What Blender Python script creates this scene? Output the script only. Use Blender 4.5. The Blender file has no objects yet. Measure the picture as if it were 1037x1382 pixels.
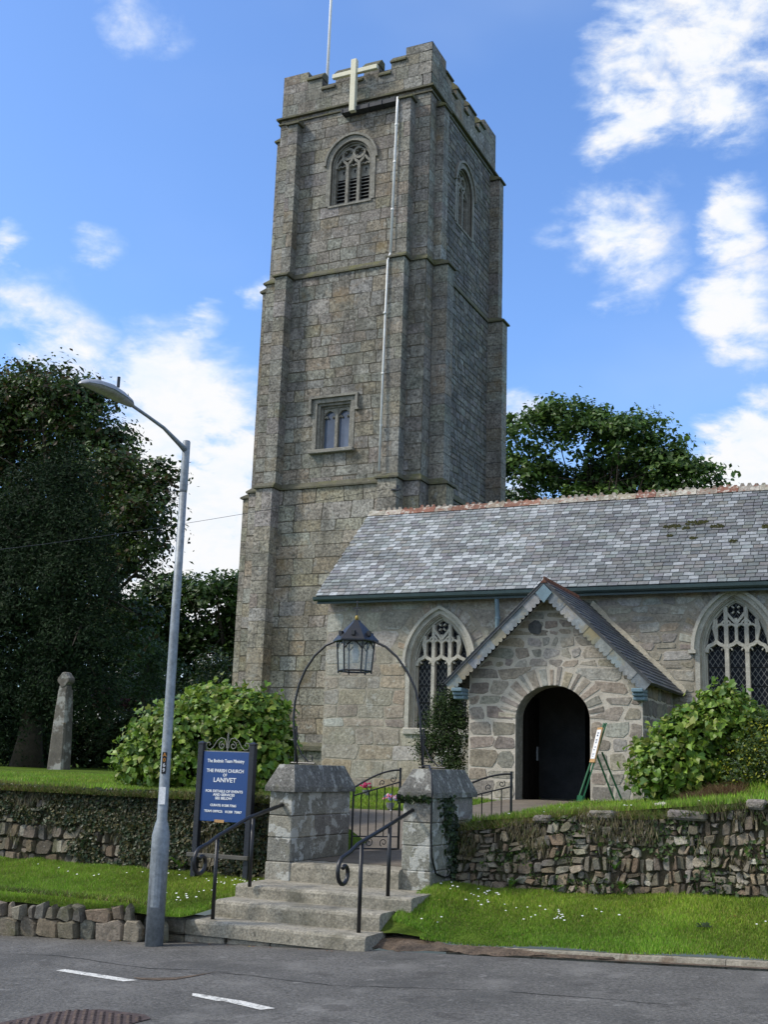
import bpy, math, random
import numpy as np
from mathutils import Vector, Matrix
from mathutils.geometry import tessellate_polygon
PI = math.pi
sc = bpy.context.scene
C = bpy.data.collections.new('scene'); sc.collection.children.link(C)

# ------------------------------------------------------------------ camera
YAW, PITCH, ROLL = -0.43766, 0.21772, 0.03379
fw = Vector((math.sin(YAW)*math.cos(PITCH), math.cos(YAW)*math.cos(PITCH), math.sin(PITCH)))
r0 = Vector((math.cos(YAW), -math.sin(YAW), 0)); u0 = r0.cross(fw)
Rv = r0*math.cos(ROLL)+u0*math.sin(ROLL); Uv = -r0*math.sin(ROLL)+u0*math.cos(ROLL)
cam = bpy.data.objects.new('camera', bpy.data.cameras.new('camera')); C.objects.link(cam)
cam.matrix_world = Matrix(((Rv.x, Uv.x, -fw.x, 0), (Rv.y, Uv.y, -fw.y, 0), (Rv.z, Uv.z, -fw.z, 1.75), (0, 0, 0, 1)))
cam.data.sensor_fit = 'HORIZONTAL'; cam.data.sensor_width = 36; cam.data.lens = 1549.73/1037*36
cam.data.clip_start = 0.1; cam.data.clip_end = 3000
sc.camera = cam

# ------------------------------------------------------------------ light
SUN_EL = math.radians(44)      # azimuth: 0 = +Y, positive to +X
SUN_AZ_F = math.radians(-122)
sdir = Vector((math.sin(SUN_AZ_F)*math.cos(SUN_EL), math.cos(SUN_AZ_F)*math.cos(SUN_EL), math.sin(SUN_EL)))
sl = bpy.data.lights.new('sun', 'SUN'); sl.energy = 2.0; sl.angle = math.radians(9); sl.color = (1, .93, .82)
so = bpy.data.objects.new('sun', sl); C.objects.link(so)
so.rotation_euler = sdir.to_track_quat('Z', 'Y').to_euler()
w = bpy.data.worlds.new("World"); sc.world = w; w.use_nodes = True
nt = w.node_tree; N = nt.nodes; Lk = nt.links; N.clear()
def nd(t, **k):
    n = N.new(t)
    for a, b in k.items(): setattr(n, a, b)
    return n
sky = nd('ShaderNodeTexSky', sky_type='NISHITA', sun_disc=False)
sky.sun_elevation = SUN_EL; sky.sun_rotation = SUN_AZ_F; sky.air_density = 1.0; sky.dust_density = 1.0; sky.ozone_density = 2.2
tc = nd('ShaderNodeTexCoord')
def vmath(op, a, b=None):
    n = nd('ShaderNodeVectorMath', operation=op)
    Lk.new(a, n.inputs[0])
    if b is not None:
        if isinstance(b, tuple): n.inputs[1].default_value = b
        else: Lk.new(b, n.inputs[1])
    return n
def fm(op, a, b=None, clamp=False):
    n = nd('ShaderNodeMath', operation=op); n.use_clamp = clamp
    for i, v in enumerate((a, b)):
        if v is None: continue
        if isinstance(v, (int, float)): n.inputs[i].default_value = v
        else: Lk.new(v, n.inputs[i])
    return n.outputs[0]
dirv = tc.outputs['Generated']
mp = nd('ShaderNodeMapping'); mp.inputs['Scale'].default_value = (1, 1, 1.9); Lk.new(dirv, mp.inputs[0])
def noise(scale, det, rough, vec, dist=0.0):
    n = nd('ShaderNodeTexNoise'); n.inputs['Scale'].default_value = scale; n.inputs['Detail'].default_value = det
    n.inputs['Roughness'].default_value = rough; n.inputs['Distortion'].default_value = dist; Lk.new(vec, n.inputs['Vector']); return n
nz1 = noise(7.5, 9, .58, mp.outputs[0], .25); nz2 = noise(26, 6, .6, mp.outputs[0], .3); nz3 = noise(2.2, 4, .5, mp.outputs[0])
wob = vmath('SCALE', vmath('SUBTRACT', nz1.outputs['Color'], (.5, .5, .5)).outputs[0]); wob.inputs['Scale'].default_value = .11
dw = vmath('ADD', dirv, wob.outputs[0]).outputs[0]
CL = [(-0.17, 0.802, 0.572, 0.052, 1.0), (-0.115, 0.816, 0.575, 0.066, .95), (-0.172, 0.833, 0.526, 0.046, 1.3), (-0.122, 0.848, 0.516, 0.038, 1.2), (-0.069, 0.837, 0.542, 0.06, .9),
      (-0.207, 0.876, 0.435, 0.05, 1.0), (-0.116, 0.891, 0.439, 0.03, 1.05), (-0.167, 0.888, 0.428, 0.024, .6), (-0.118, 0.913, 0.391, 0.045, .95),
      (-0.11, 0.928, 0.357, 0.04, .85), (-0.112, 0.957, 0.258, 0.05, 1.5), (-0.150, 0.958, 0.243, 0.036, 1.4), (-0.646, 0.681, 0.344, 0.038, .7),
      (-0.624, 0.713, 0.32, 0.051, .9), (-0.568, 0.762, 0.305, 0.06, 1), (-0.53, 0.797, 0.27, 0.07, 1.1), (-0.64, 0.695, 0.328, 0.058, .9),
      (-0.546, 0.806, 0.22, 0.085, 1.5), (-0.565, 0.808, 0.15, 0.085, 1.3), (-0.494, 0.775, 0.395, 0.02, .85), (-0.535, 0.765, 0.36, 0.022, .8),
      (-0.588, 0.694, 0.415, 0.022, .6), (-0.533, 0.626, 0.569, 0.034, .6), (-0.515, 0.644, 0.566, 0.026, .6), (-0.646, 0.651, 0.399, 0.018, .7),
      (-0.287, 0.91, 0.299, 0.025, .6), (-0.317, 0.921, 0.225, 0.038, .9), (-0.504, 0.839, 0.19, 0.096, 1.3),
      (.35, .85, .35, .12, 1), (-.95, -.1, .45, .25, 1.4), (.6, -.6, .5, .4, 1.4), (-.2, -.8, .6, .4, 1.5), (.8, .4, .5, .3, 1.3), (-.6, -.6, .4, .35, 1.4), (.1, -.35, .93, .42, 1.7)]  # this row: unseen clouds added around and overhead to whiten the ambient light
acc = None
for (x, y, z, r, s) in CL:
    l = math.sqrt(x*x+y*y+z*z)
    d = vmath('DISTANCE', dw, (x/l, y/l, z/l)).outputs['Value']
    m = nd('ShaderNodeMapRange', interpolation_type='SMOOTHSTEP')
    Lk.new(d, m.inputs[0]); m.inputs[1].default_value = r*1.75; m.inputs[2].default_value = r*.15; m.inputs[3].default_value = 0; m.inputs[4].default_value = s
    acc = m.outputs[0] if acc is None else fm('MAXIMUM', acc, m.outputs[0])
n12 = fm('ADD', fm('MULTIPLY', nz1.outputs[0], .7), fm('MULTIPLY', nz2.outputs[0], .3))
dens = fm('MULTIPLY', acc, fm('ADD', fm('MULTIPLY', fm('SUBTRACT', n12, .5), 4.6), .95))
mr = nd('ShaderNodeMapRange', interpolation_type='SMOOTHSTEP'); Lk.new(dens, mr.inputs[0])
mr.inputs[1].default_value = .24; mr.inputs[2].default_value = 1.02
wis = nd('ShaderNodeMapRange', interpolation_type='SMOOTHSTEP'); Lk.new(nz3.outputs[0], wis.inputs[0]); wis.inputs[1].default_value = .45; wis.inputs[2].default_value = .8; wis.inputs[4].default_value = .22
cmask = fm('MAXIMUM', mr.outputs[0], wis.outputs[0], True)
ccol = nd('ShaderNodeMix', data_type='RGBA'); Lk.new(fm('MULTIPLY', mr.outputs[0], fm('ADD', fm('MULTIPLY', fm('SUBTRACT', nz2.outputs[0], .5), 2.2), .85), True), ccol.inputs[0])
ccol.inputs[6].default_value = (4.6, 5.5, 6.8, 1); ccol.inputs[7].default_value = (6.0, 6.05, 6.15, 1)
tint = nd('ShaderNodeMix', data_type='RGBA', blend_type='MULTIPLY'); tint.inputs[0].default_value = 1
Lk.new(sky.outputs[0], tint.inputs[6]); tint.inputs[7].default_value = (1.04, 1.30, 1.66, 1)
mx = nd('ShaderNodeMix', data_type='RGBA'); Lk.new(cmask, mx.inputs[0]); Lk.new(tint.outputs[2], mx.inputs[6]); Lk.new(ccol.outputs[2], mx.inputs[7])
bg = nd('ShaderNodeBackground'); bg.inputs[1].default_value = .1; Lk.new(mx.outputs[2], bg.inputs[0])
wo = nd('ShaderNodeOutputWorld'); Lk.new(bg.outputs[0], wo.inputs[0])
sc.view_settings.view_transform = 'Standard'; sc.view_settings.look = 'None'; sc.view_settings.gamma = 1
sc.view_settings.exposure = 0.70

# ------------------------------------------------------------------ materials
def mat(name, col=(.5, .5, .5), attr=False, rough=.85, var=.25, vs=6., fine=.18, fs=45., bump=.3, bs=14., patches=(), metal=0., trans=0., coat=0., spec=.3, disp_fine=.5):
    """procedural surface: base colour (or per-piece colour 'Col') x two noises, blotches of other colours, bump"""
    m = bpy.data.materials.new(name); m.use_nodes = True; t = m.node_tree; t.nodes.clear(); ns = t.nodes; lk = t.links
    out = ns.new('ShaderNodeOutputMaterial'); b = ns.new('ShaderNodeBsdfPrincipled')
    co = ns.new('ShaderNodeTexCoord').outputs['Object']
    def nz(s, d=4, r=.6):
        n = ns.new('ShaderNodeTexNoise'); n.inputs['Scale'].default_value = s; n.inputs['Detail'].default_value = d; n.inputs['Roughness'].default_value = r
        lk.new(co, n.inputs['Vector']); return n.outputs[0]
    def mrange(v, a, b_, c, d):
        n = ns.new('ShaderNodeMapRange'); lk.new(v, n.inputs[0])
        for i, q in enumerate((a, b_, c, d)): n.inputs[i+1].default_value = q
        return n.outputs[0]
    if attr:
        a = ns.new('ShaderNodeAttribute'); a.attribute_name = 'Col'; cur = a.outputs['Color']
    else:
        a = ns.new('ShaderNodeRGB'); a.outputs[0].default_value = (*col, 1); cur = a.outputs[0]
    def mulf(cur, f):
        n = ns.new('ShaderNodeVectorMath'); n.operation = 'SCALE'; lk.new(cur, n.inputs[0]); lk.new(f, n.inputs['Scale']); return n.outputs[0]
    if var: cur = mulf(cur, mrange(nz(vs, 6), .3, .7, 1-var, 1+var))
    if fine: cur = mulf(cur, mrange(nz(fs, 3, .7), .32, .68, 1-fine, 1+fine))
    for pt_ in patches:
        (pc, ps, lo, hi, amt) = pt_[:5]; co0 = co
        if len(pt_) > 5:
            mp_ = ns.new('ShaderNodeMapping'); mp_.inputs['Scale'].default_value = (1, 1, pt_[5]); lk.new(co0, mp_.inputs[0]); nn_ = ns.new('ShaderNodeTexNoise'); nn_.inputs['Scale'].default_value = ps; nn_.inputs['Detail'].default_value = 6; lk.new(mp_.outputs[0], nn_.inputs['Vector']); src = nn_.outputs[0]
        else: src = nz(ps, 6, .62)
        n = ns.new('ShaderNodeMix'); n.data_type = 'RGBA'; lk.new(mrange(src, lo, hi, 0, amt), n.inputs[0])
        lk.new(cur, n.inputs[6]); n.inputs[7].default_value = (*pc, 1); cur = n.outputs[2]
    lk.new(cur, b.inputs['Base Color']); b.inputs['Roughness'].default_value = rough; b.inputs['Metallic'].default_value = metal
    b.inputs['Specular IOR Level'].default_value = spec
    if coat: b.inputs['Coat Weight'].default_value = coat
    if bump:
        bp = ns.new('ShaderNodeBump'); bp.inputs['Strength'].default_value = bump; bp.inputs['Distance'].default_value = .02
        ad = ns.new('ShaderNodeMath'); ad.operation = 'ADD'; lk.new(nz(bs, 6), ad.inputs[0])
        m2 = ns.new('ShaderNodeMath'); m2.operation = 'MULTIPLY'; lk.new(nz(bs*5, 3), m2.inputs[0]); m2.inputs[1].default_value = disp_fine; lk.new(m2.outputs[0], ad.inputs[1])
        lk.new(ad.outputs[0], bp.inputs['Height']); lk.new(bp.outputs[0], b.inputs['Normal'])
    if trans:
        tr = ns.new('ShaderNodeBsdfTranslucent'); lk.new(cur, tr.inputs[0]); ms = ns.new('ShaderNodeMixShader'); ms.inputs[0].default_value = trans
        lk.new(b.outputs[0], ms.inputs[1]); lk.new(tr.outputs[0], ms.inputs[2]); lk.new(ms.outputs[0], out.inputs[0])
    else: lk.new(b.outputs[0], out.inputs[0])
    return m
LICH = (.46, .46, .42); MOSS = (.13, .13, .04); OCH = (.32, .2, .09); DK = (.05, .05, .045)
m_tower = mat('tower_granite', attr=True, var=.25, vs=2.2, fine=.6, fs=14, bump=1, bs=7, patches=[(DK, .9, .48, .70, .45), (LICH, 4.5, .59, .67, .55), (OCH, .8, .58, .72, .45), (LICH, 13, .61, .67, .6), (DK, 9, .56, .66, .65), ((.10, .095, .05), 1.6, .58, .72, .45), ((.075, .07, .055), 2.6, .54, .70, .5, .16), ((.33, .32, .28), 2.2, .60, .72, .35, .2)])
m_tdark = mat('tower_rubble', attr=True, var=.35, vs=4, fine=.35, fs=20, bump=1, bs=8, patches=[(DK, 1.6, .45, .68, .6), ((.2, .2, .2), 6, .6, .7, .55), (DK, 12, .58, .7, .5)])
m_mort_t = mat('tower_mortar', (.085, .075, .056), var=.3, vs=4, bump=.5)
m_nave = mat('nave_stone', attr=True, var=.22, vs=3, fine=.32, fs=16, bump=.8, bs=10, patches=[(DK, 1.1, .56, .76, .35), (LICH, 4, .58, .66, .55), (OCH, 1.3, .58, .72, .3), (LICH, 15, .64, .70, .5), (DK, 12, .62, .72, .4), ((.14, .14, .08), 1.8, .6, .72, .4), ((.13, .12, .10), 3, .56, .72, .4, .2)])
m_mort_n = mat('lime_mortar', (.31, .28, .225), var=.3, vs=3, bump=.6, patches=[(DK, 2, .55, .8, .35)])
m_porch = mat('porch_stone', attr=True, var=.24, vs=6, fine=.34, fs=20, bump=.6, bs=14, patches=[(LICH, 9, .63, .7, .3), (DK, 5, .62, .76, .3)])
m_mort_p = mat('new_lime_mortar', (.50, .45, .38), var=.15, vs=5, bump=.5, patches=[((.3, .27, .22), 3, .5, .75, .5)])
m_dress = mat('dressed_granite', (.42, .40, .345), var=.2, vs=6, fine=.25, fs=50, bump=.4, bs=20, patches=[(DK, 3.5, .56, .75, .35), (LICH, 9, .62, .7, .4)])
m_dress_t = mat('tower_dressings', (.225, .215, .185), var=.3, vs=6, fine=.3, fs=30, bump=.5, bs=12, patches=[(DK, 4, .54, .72, .4), (LICH, 9, .6, .68, .4)])
m_string = mat('mossy_string', (.11, .105, .075), var=.3, vs=5, fine=.3, bump=.7, patches=[(MOSS, 2.5, .48, .62, .6), (DK, 5, .55, .7, .6), (LICH, 12, .64, .7, .4)])
m_slate = mat('roof_slate', attr=True, rough=.6, var=.14, vs=7, fine=.2, fs=30, bump=.2, bs=25, spec=.4, patches=[((.36, .37, .37), 14, .64, .7, .5), (DK, 2.6, .58, .72, .4), ((.12, .11, .06), 1.1, .64, .72, .5)])
m_slate_p = mat('porch_slate', attr=True, rough=.6, var=.2, vs=7, fine=.2, bump=.4, bs=20)
m_terra = mat('ridge_terracotta', attr=True, var=.25, vs=12, fine=.25, bump=.5, bs=30, patches=[((.50, .47, .41), 9, .52, .58, .8), ((.2, .08, .05), 11, .56, .62, .8), (DK, 16, .6, .66, .6)])
m_terra_p = mat('porch_ridge', (.13, .06, .04), var=.3, vs=12, bump=.5)
m_teal = mat('gutter_paint', (.055, .085, .09), rough=.4, var=.15, vs=4, bump=.1)
m_bluegrey = mat('blue_grey_paint', (.15, .22, .26), rough=.5, var=.15, bump=.1)
m_lead = mat('scalloped_slate_hanging', attr=True, rough=.6, var=.25, vs=8, fine=.15, bump=.3, patches=[((.30, .24, .12), 3, .52, .64, .6), (LICH, 7, .6, .68, .4)])
m_dry = mat('field_stone', attr=True, var=.3, vs=14, fine=.25, fs=60, bump=.9, bs=22, patches=[(DK, 6, .55, .72, .5), ((.10, .10, .04), 3, .54, .68, .5), (LICH, 16, .64, .72, .4)])
m_earth = mat('wall_earth', (.07, .055, .035), var=.4, vs=9, bump=1, patches=[((.035, .05, .012), 4, .45, .6, .7)])
m_pier = mat('pier_granite', attr=True, var=.22, vs=6, fine=.35, fs=50, bump=.8, bs=20, patches=[(DK, 2.5, .48, .66, .45), (MOSS, 3, .58, .72, .5), ((.5, .5, .46), 5, .545, .57, .8), (LICH, 16, .62, .66, .6), (DK, 30, .62, .7, .4)])
m_cap = mat('pier_cap_granite', (.15, .145, .13), var=.3, vs=5, fine=.45, fs=40, bump=.8, bs=20, patches=[((.4, .4, .36), 6, .57, .61, .75), (LICH, 18, .61, .66, .7), (DK, 3.5, .50, .66, .55), (MOSS, 4, .58, .7, .5)])
m_step = mat('step_granite', (.29, .265, .21), var=.25, vs=4, fine=.4, fs=40, bump=.5, bs=30, patches=[((.13, .12, .085), 2.4, .5, .66, .65), (DK, 11, .58, .68, .6), ((.4, .36, .28), 6, .58, .7, .4)])
m_cross = mat('cross_granite', (.11, .10, .085), var=.3, vs=3, fine=.2, bump=.8, bs=8, patches=[((.32, .32, .3), 1.6, .52, .58, .8), ((.25, .14, .05), 4, .66, .7, .5)])
m_iron = mat('black_iron', (.012, .012, .014), rough=.38, var=.2, bump=.12, bs=60, spec=.5)
m_blackwood = mat('black_painted_wood', (.012, .014, .022), rough=.45, var=.2, bump=.15, bs=40, spec=.5)
m_blue = mat('blue_sign_paint', (.013, .055, .20), rough=.35, var=.08, vs=3, fine=.05, bump=.05, spec=.5)
m_white = mat('white_paint', (.78, .78, .76), rough=.5, var=.08, bump=.05)
m_signwhite = mat('sign_lettering', (.75, .77, .8), rough=.5, var=0, fine=0, bump=0)
m_cream = mat('cream_board', (.66, .63, .48), rough=.5, var=.1, vs=4, bump=.1)
m_pipe = mat('white_pipe', (.8, .79, .76), rough=.45, var=.12, vs=3, bump=.05)
m_galv = mat('galvanised_steel', (.23, .255, .275), rough=.55, var=.14, vs=9, fine=.22, fs=22, bump=.1, bs=30, metal=.35, spec=.5)
m_lampgrey = mat('lamp_grey', (.33, .34, .36), rough=.4, var=.08, bump=.03, spec=.5)
m_lens = mat('lamp_lens', (.30, .31, .27), rough=.15, var=.2, vs=20, bump=.2, spec=.6)
m_green = mat('green_painted_wood', (.012, .10, .04), rough=.5, var=.15, bump=.1)
m_pine = mat('varnished_pine', (.45, .27, .12), rough=.5, var=.2, bump=.1)
m_paper = mat('paper', (.72, .73, .74), rough=.6, var=.05, bump=0)
m_ink = mat('ink', (.03, .04, .08), rough=.6, var=0, bump=0)
m_gold = mat('gold_paint', (.30, .22, .05), rough=.4, var=.2, bump=.05, metal=.3)
m_door = mat('old_oak', (.008, .007, .006), spec=.05, rough=.9, var=.3, vs=5, bump=.5)
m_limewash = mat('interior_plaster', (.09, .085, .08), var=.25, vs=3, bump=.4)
m_flash = mat('cement_flashing', (.50, .45, .35), var=.2, vs=9, bump=.8, bs=18)
m_louvre = mat('louvre_slate', (.035, .038, .045), rough=.6, var=.3, bump=.3)
m_dark = mat('painted_dark', (.012, .012, .013), var=0, bump=0)  # flat near-black colour standing in for unlit depth behind louvres and slits
m_slat = mat('louvre_slat', (.16, .16, .15), var=.3, bump=.3)
m_infill = mat('belfry_infill', (.23, .225, .20), var=.3, vs=7, fine=.3, bump=.5, patches=[(DK, 6, .58, .68, .5)])
m_bark = mat('bark', (.06, .048, .035), var=.3, vs=6, bump=1, bs=12)
m_leaf = mat('leaf', attr=True, rough=.45, var=.18, vs=9, fine=0, bump=0, trans=.3, spec=.4)
m_leafd = mat('conifer_leaf', attr=True, rough=.7, var=.2, vs=5, fine=0, bump=0, trans=.12, spec=.2)
m_grassb = mat('grass_blade', attr=True, rough=.6, var=.12, vs=2, fine=0, bump=0, trans=.3, spec=.25)
m_lawn = mat('lawn_soil', (.075, .12, .016), var=.35, vs=1.6, fine=.35, fs=30, bump=.8, bs=20, spec=.05, rough=1, patches=[((.09, .075, .03), 1.3, .6, .75, .5)])
m_path = mat('path_gravel', (.16, .135, .105), var=.2, vs=3, fine=.25, fs=60, bump=.5, bs=40)
m_road = mat('asphalt', (.128, .122, .110), var=.2, vs=1.1, fine=.5, fs=38, bump=.8, bs=40, rough=.85,
             patches=[((.22, .21, .19), 1.3, .54, .66, .6), ((.07, .068, .062), .7, .52, .62, .55), ((.055, .05, .045), 2.2, .60, .64, .5), ((.36, .35, .32), 30, .64, .69, .7), ((.27, .26, .24), 6, .62, .69, .6), ((.04, .04, .04), 24, .62, .68, .6)])
m_line = mat('road_paint', (.60, .59, .54), var=.15, vs=8, fine=.35, fs=50, bump=.3, patches=[((.13, .125, .115), 9, .56, .62, .85), ((.13, .125, .115), 40, .58, .64, .8)])
m_kerb = mat('kerb_stone', (.30, .27, .215), var=.25, vs=6, fine=.3, bump=.5, patches=[((.13, .07, .035), 4, .56, .68, .6)])
m_dirt = mat('gutter_dirt', (.11, .08, .055), var=.4, vs=9, fine=.4, bump=.9, bs=25)
m_rust = mat('cast_iron_cover', (.085, .06, .05), rough=.7, var=.3, vs=12, fine=.3, bump=.4, metal=.2)
m_glassb = mat('window_glass_blue', (.10, .13, .19), rough=.12, var=.25, vs=2.5, fine=0, bump=0, spec=.8)
m_lglass = mat('lantern_glass', (.55, .6, .6), rough=.1, var=0, fine=0, bump=0)
def lantern_glass(m):
    t = m.node_tree; b = [n for n in t.nodes if n.type == 'BSDF_PRINCIPLED'][0]; o = [n for n in t.nodes if n.type == 'OUTPUT_MATERIAL'][0]
    g = t.nodes.new('ShaderNodeBsdfTransparent'); g.inputs[0].default_value = (.9, .92, .92, 1); ms = t.nodes.new('ShaderNodeMixShader'); ms.inputs[0].default_value = .8
    t.links.new(b.outputs[0], ms.inputs[1]); t.links.new(g.outputs[0], ms.inputs[2]); t.links.new(ms.outputs[0], o.inputs[0])
lantern_glass(m_lglass)
def leaded(name):
    m = bpy.data.materials.new(name); m.use_nodes = True; t = m.node_tree; ns = t.nodes; lk = t.links
    b = ns['Principled BSDF']; co = ns.new('ShaderNodeTexCoord').outputs['Object']; sx = ns.new('ShaderNodeSeparateXYZ'); lk.new(co, sx.inputs[0])
    def mm(op, a, b_=None):
        n = ns.new('ShaderNodeMath'); n.operation = op
        for i, v in enumerate((a, b_)):
            if v is None: continue
            if isinstance(v, (int, float)): n.inputs[i].default_value = v
            else: lk.new(v, n.inputs[i])
        return n.outputs[0]
    u = mm('MULTIPLY', sx.outputs[0], 1/.105); v = mm('MULTIPLY', sx.outputs[2], 1/.155)
    res = None
    for s in (mm('ADD', u, v), mm('SUBTRACT', u, v)):
        a = mm('ABSOLUTE', mm('SUBTRACT', mm('FRACT', s), .5)); l = mm('GREATER_THAN', a, .44)
        res = l if res is None else mm('MAXIMUM', res, l)
    fz = mm('ABSOLUTE', mm('SUBTRACT', mm('FRACT', mm('MULTIPLY', sx.outputs[2], 1/.36)), .5)); bar = mm('GREATER_THAN', fz, .46)
    nzt = ns.new('ShaderNodeTexNoise'); nzt.inputs['Scale'].default_value = 7; lk.new(co, nzt.inputs['Vector'])
    mr_ = ns.new('ShaderNodeMix'); mr_.data_type = 'RGBA'; lk.new(nzt.outputs[0], mr_.inputs[0]); mr_.inputs[6].default_value = (.004, .005, .008, 1); mr_.inputs[7].default_value = (.016, .019, .026, 1)
    mx_ = ns.new('ShaderNodeMix'); mx_.data_type = 'RGBA'; lk.new(res, mx_.inputs[0]); lk.new(mr_.outputs[2], mx_.inputs[6]); mx_.inputs[7].default_value = (.17, .17, .165, 1)
    m3 = ns.new('ShaderNodeMix'); m3.data_type = 'RGBA'; lk.new(bar, m3.inputs[0]); lk.new(mx_.outputs[2], m3.inputs[6]); m3.inputs[7].default_value = (.012, .012, .012, 1)
    lk.new(m3.outputs[2], b.inputs['Base Color']); b.inputs['Roughness'].default_value = .5; b.inputs['Specular IOR Level'].default_value = .12
    return m
m_leaded = leaded('leaded_glass')

# ------------------------------------------------------------------ object helpers
ORG = {}
def thing(name, label, cat, loc=(0, 0, 0), group=None, kind=None):
    o = bpy.data.objects.new(name, None); C.objects.link(o); o.location = loc; o.empty_display_size = .2
    ORG[o.name] = Vector(loc); o['label'] = label; o['category'] = cat
    if group: o['group'] = group
    if kind: o['kind'] = kind
    return o
def tag(o, label, cat, group=None, kind=None):
    o['label'] = label; o['category'] = cat
    if group: o['group'] = group
    if kind: o['kind'] = kind
    return o
def np_obj(name, V, F, cols, m, parent=None, smooth=False, label=None):
    """V (n,3) world coords, F list of index tuples or an (m,k) array, cols (m,3) or None"""
    V = np.asarray(V, dtype=np.float64)
    org = ORG.get(parent.name, Vector((0, 0, 0))) if parent else Vector((0, 0, 0))
    V = V-np.array(org)
    me = bpy.data.meshes.new(name)
    if isinstance(F, np.ndarray):
        k = F.shape[1]; nf = len(F); flat = F.reshape(-1); sizes = np.full(nf, k)
    else:
        nf = len(F); sizes = np.array([len(f) for f in F]); flat = np.array([i for f in F for i in f])
    me.vertices.add(len(V)); me.vertices.foreach_set('co', V.reshape(-1))
    me.loops.add(len(flat)); me.loops.foreach_set('vertex_index', flat.astype(np.int32))
    me.polygons.add(nf); st = np.concatenate([[0], np.cumsum(sizes)[:-1]])
    me.polygons.foreach_set('loop_start', st.astype(np.int32))
    me.polygons.foreach_set('use_smooth', np.full(nf, bool(smooth)))
    me.update(calc_edges=True)
    if cols is not None:
        a = me.color_attributes.new('Col', 'FLOAT_COLOR', 'CORNER')
        cc = np.ones((len(flat), 4), np.float32); cc[:, :3] = np.repeat(np.asarray(cols, np.float32), sizes, axis=0)
        a.data.foreach_set('color', cc.reshape(-1))
    me.validate(clean_customdata=False)
    me.materials.append(m)
    o = bpy.data.objects.new(name, me); C.objects.link(o)
    if parent: o.parent = parent
    ORG[o.name] = org
    if label: o['label'] = label
    return o
class MB:
    def __init__(s): s.v = []; s.f = []; s.c = []; s.col = (.5, .5, .5)
    def add(s, vs, fs, col=None):
        n = len(s.v); s.v.extend([tuple(v) for v in vs]); s.f.extend([tuple(i+n for i in f) for f in fs]); s.c.extend([col or s.col]*len(fs))
    def box(s, x0, x1, y0, y1, z0, z1, col=None):
        s.add([(x0, y0, z0), (x1, y0, z0), (x1, y1, z0), (x0, y1, z0), (x0, y0, z1), (x1, y0, z1), (x1, y1, z1), (x0, y1, z1)],
              [(0, 3, 2, 1), (4, 5, 6, 7), (0, 1, 5, 4), (1, 2, 6, 5), (2, 3, 7, 6), (3, 0, 4, 7)], col)
    def hexa(s, p, col=None):   # 8 points, bottom 4 ccw then top 4
        s.add(p, [(0, 3, 2, 1), (4, 5, 6, 7), (0, 1, 5, 4), (1, 2, 6, 5), (2, 3, 7, 6), (3, 0, 4, 7)], col)
    def cbox(s, x0, x1, y0, y1, z0, z1, b=.02, col=None, jit=0.0, rng=random):
        """box with chamfered edges and corners; jit wobbles the points"""
        b = min(b, (x1-x0)*.4, (y1-y0)*.4, (z1-z0)*.4)
        vs = []; idx = {}
        for ix, X in ((0, (x0, x0+b)), (1, (x1, x1-b))):
            for iy, Y in ((0, (y0, y0+b)), (1, (y1, y1-b))):
                for iz, Z in ((0, (z0, z0+b)), (1, (z1, z1-b))):
                    jx, jy, jz = [(rng.random()-.5)*2*jit for _ in range(3)]
                    for a, (px, py, pz) in enumerate(((X[0], Y[1], Z[1]), (X[1], Y[0], Z[1]), (X[1], Y[1], Z[0]))):
                        idx[(ix, iy, iz, a)] = len(vs); vs.append((px+jx, py+jy, pz+jz))
        I = lambda ix, iy, iz, a: idx[(ix, iy, iz, a)]
        fs = []
        for s_ in (0, 1):
            q = [I(s_, 0, 0, 0), I(s_, 1, 0, 0), I(s_, 1, 1, 0), I(s_, 0, 1, 0)]; fs.append(q if s_ else q[::-1])
            q = [I(0, s_, 0, 1), I(1, s_, 0, 1), I(1, s_, 1, 1), I(0, s_, 1, 1)]; fs.append(q[::-1] if s_ else q)
            q = [I(0, 0, s_, 2), I(1, 0, s_, 2), I(1, 1, s_, 2), I(0, 1, s_, 2)]; fs.append(q if s_ else q[::-1])
        for a_ in (0, 1):
            for b_ in (0, 1):
                fs.append([I(a_, b_, 0, 0), I(a_, b_, 1, 0), I(a_, b_, 1, 1), I(a_, b_, 0, 1)])
                fs.append([I(a_, 0, b_, 0), I(a_, 1, b_, 0), I(a_, 1, b_, 2), I(a_, 0, b_, 2)])
                fs.append([I(0, a_, b_, 1), I(1, a_, b_, 1), I(1, a_, b_, 2), I(0, a_, b_, 2)])
                for c_ in (0, 1): fs.append([I(a_, b_, c_, 0), I(a_, b_, c_, 1), I(a_, b_, c_, 2)])
        s.add(vs, fs, col)
    def tube(s, pts, r, n=8, col=None, cap=True):
        pts = [Vector(p) for p in pts]; rs = r if isinstance(r, (list, tuple)) else [r]*len(pts)
        n0 = len(s.v); up = Vector((0, 0, 1)); prev = None
        vs = []; fs = []
        for i, p in enumerate(pts):
            t = (pts[min(i+1, len(pts)-1)]-pts[max(i-1, 0)]).normalized()
            if prev is None:
                a = t.cross(up) if abs(t.z) < .95 else t.cross(Vector((1, 0, 0)))
            else: a = prev-t*prev.dot(t)
            a.normalize(); prev = a; b = t.cross(a)
            for k in range(n):
                th = 2*PI*k/n; vs.append(p+(a*math.cos(th)+b*math.sin(th))*rs[i])
        for i in range(len(pts)-1):
            for k in range(n):
                k2 = (k+1) % n; fs.append((i*n+k, i*n+k2, (i+1)*n+k2, (i+1)*n+k))
        if cap: fs.append(tuple(range(n))[::-1]); fs.append(tuple((len(pts)-1)*n+k for k in range(n)))
        s.add(vs, fs, col)
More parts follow.
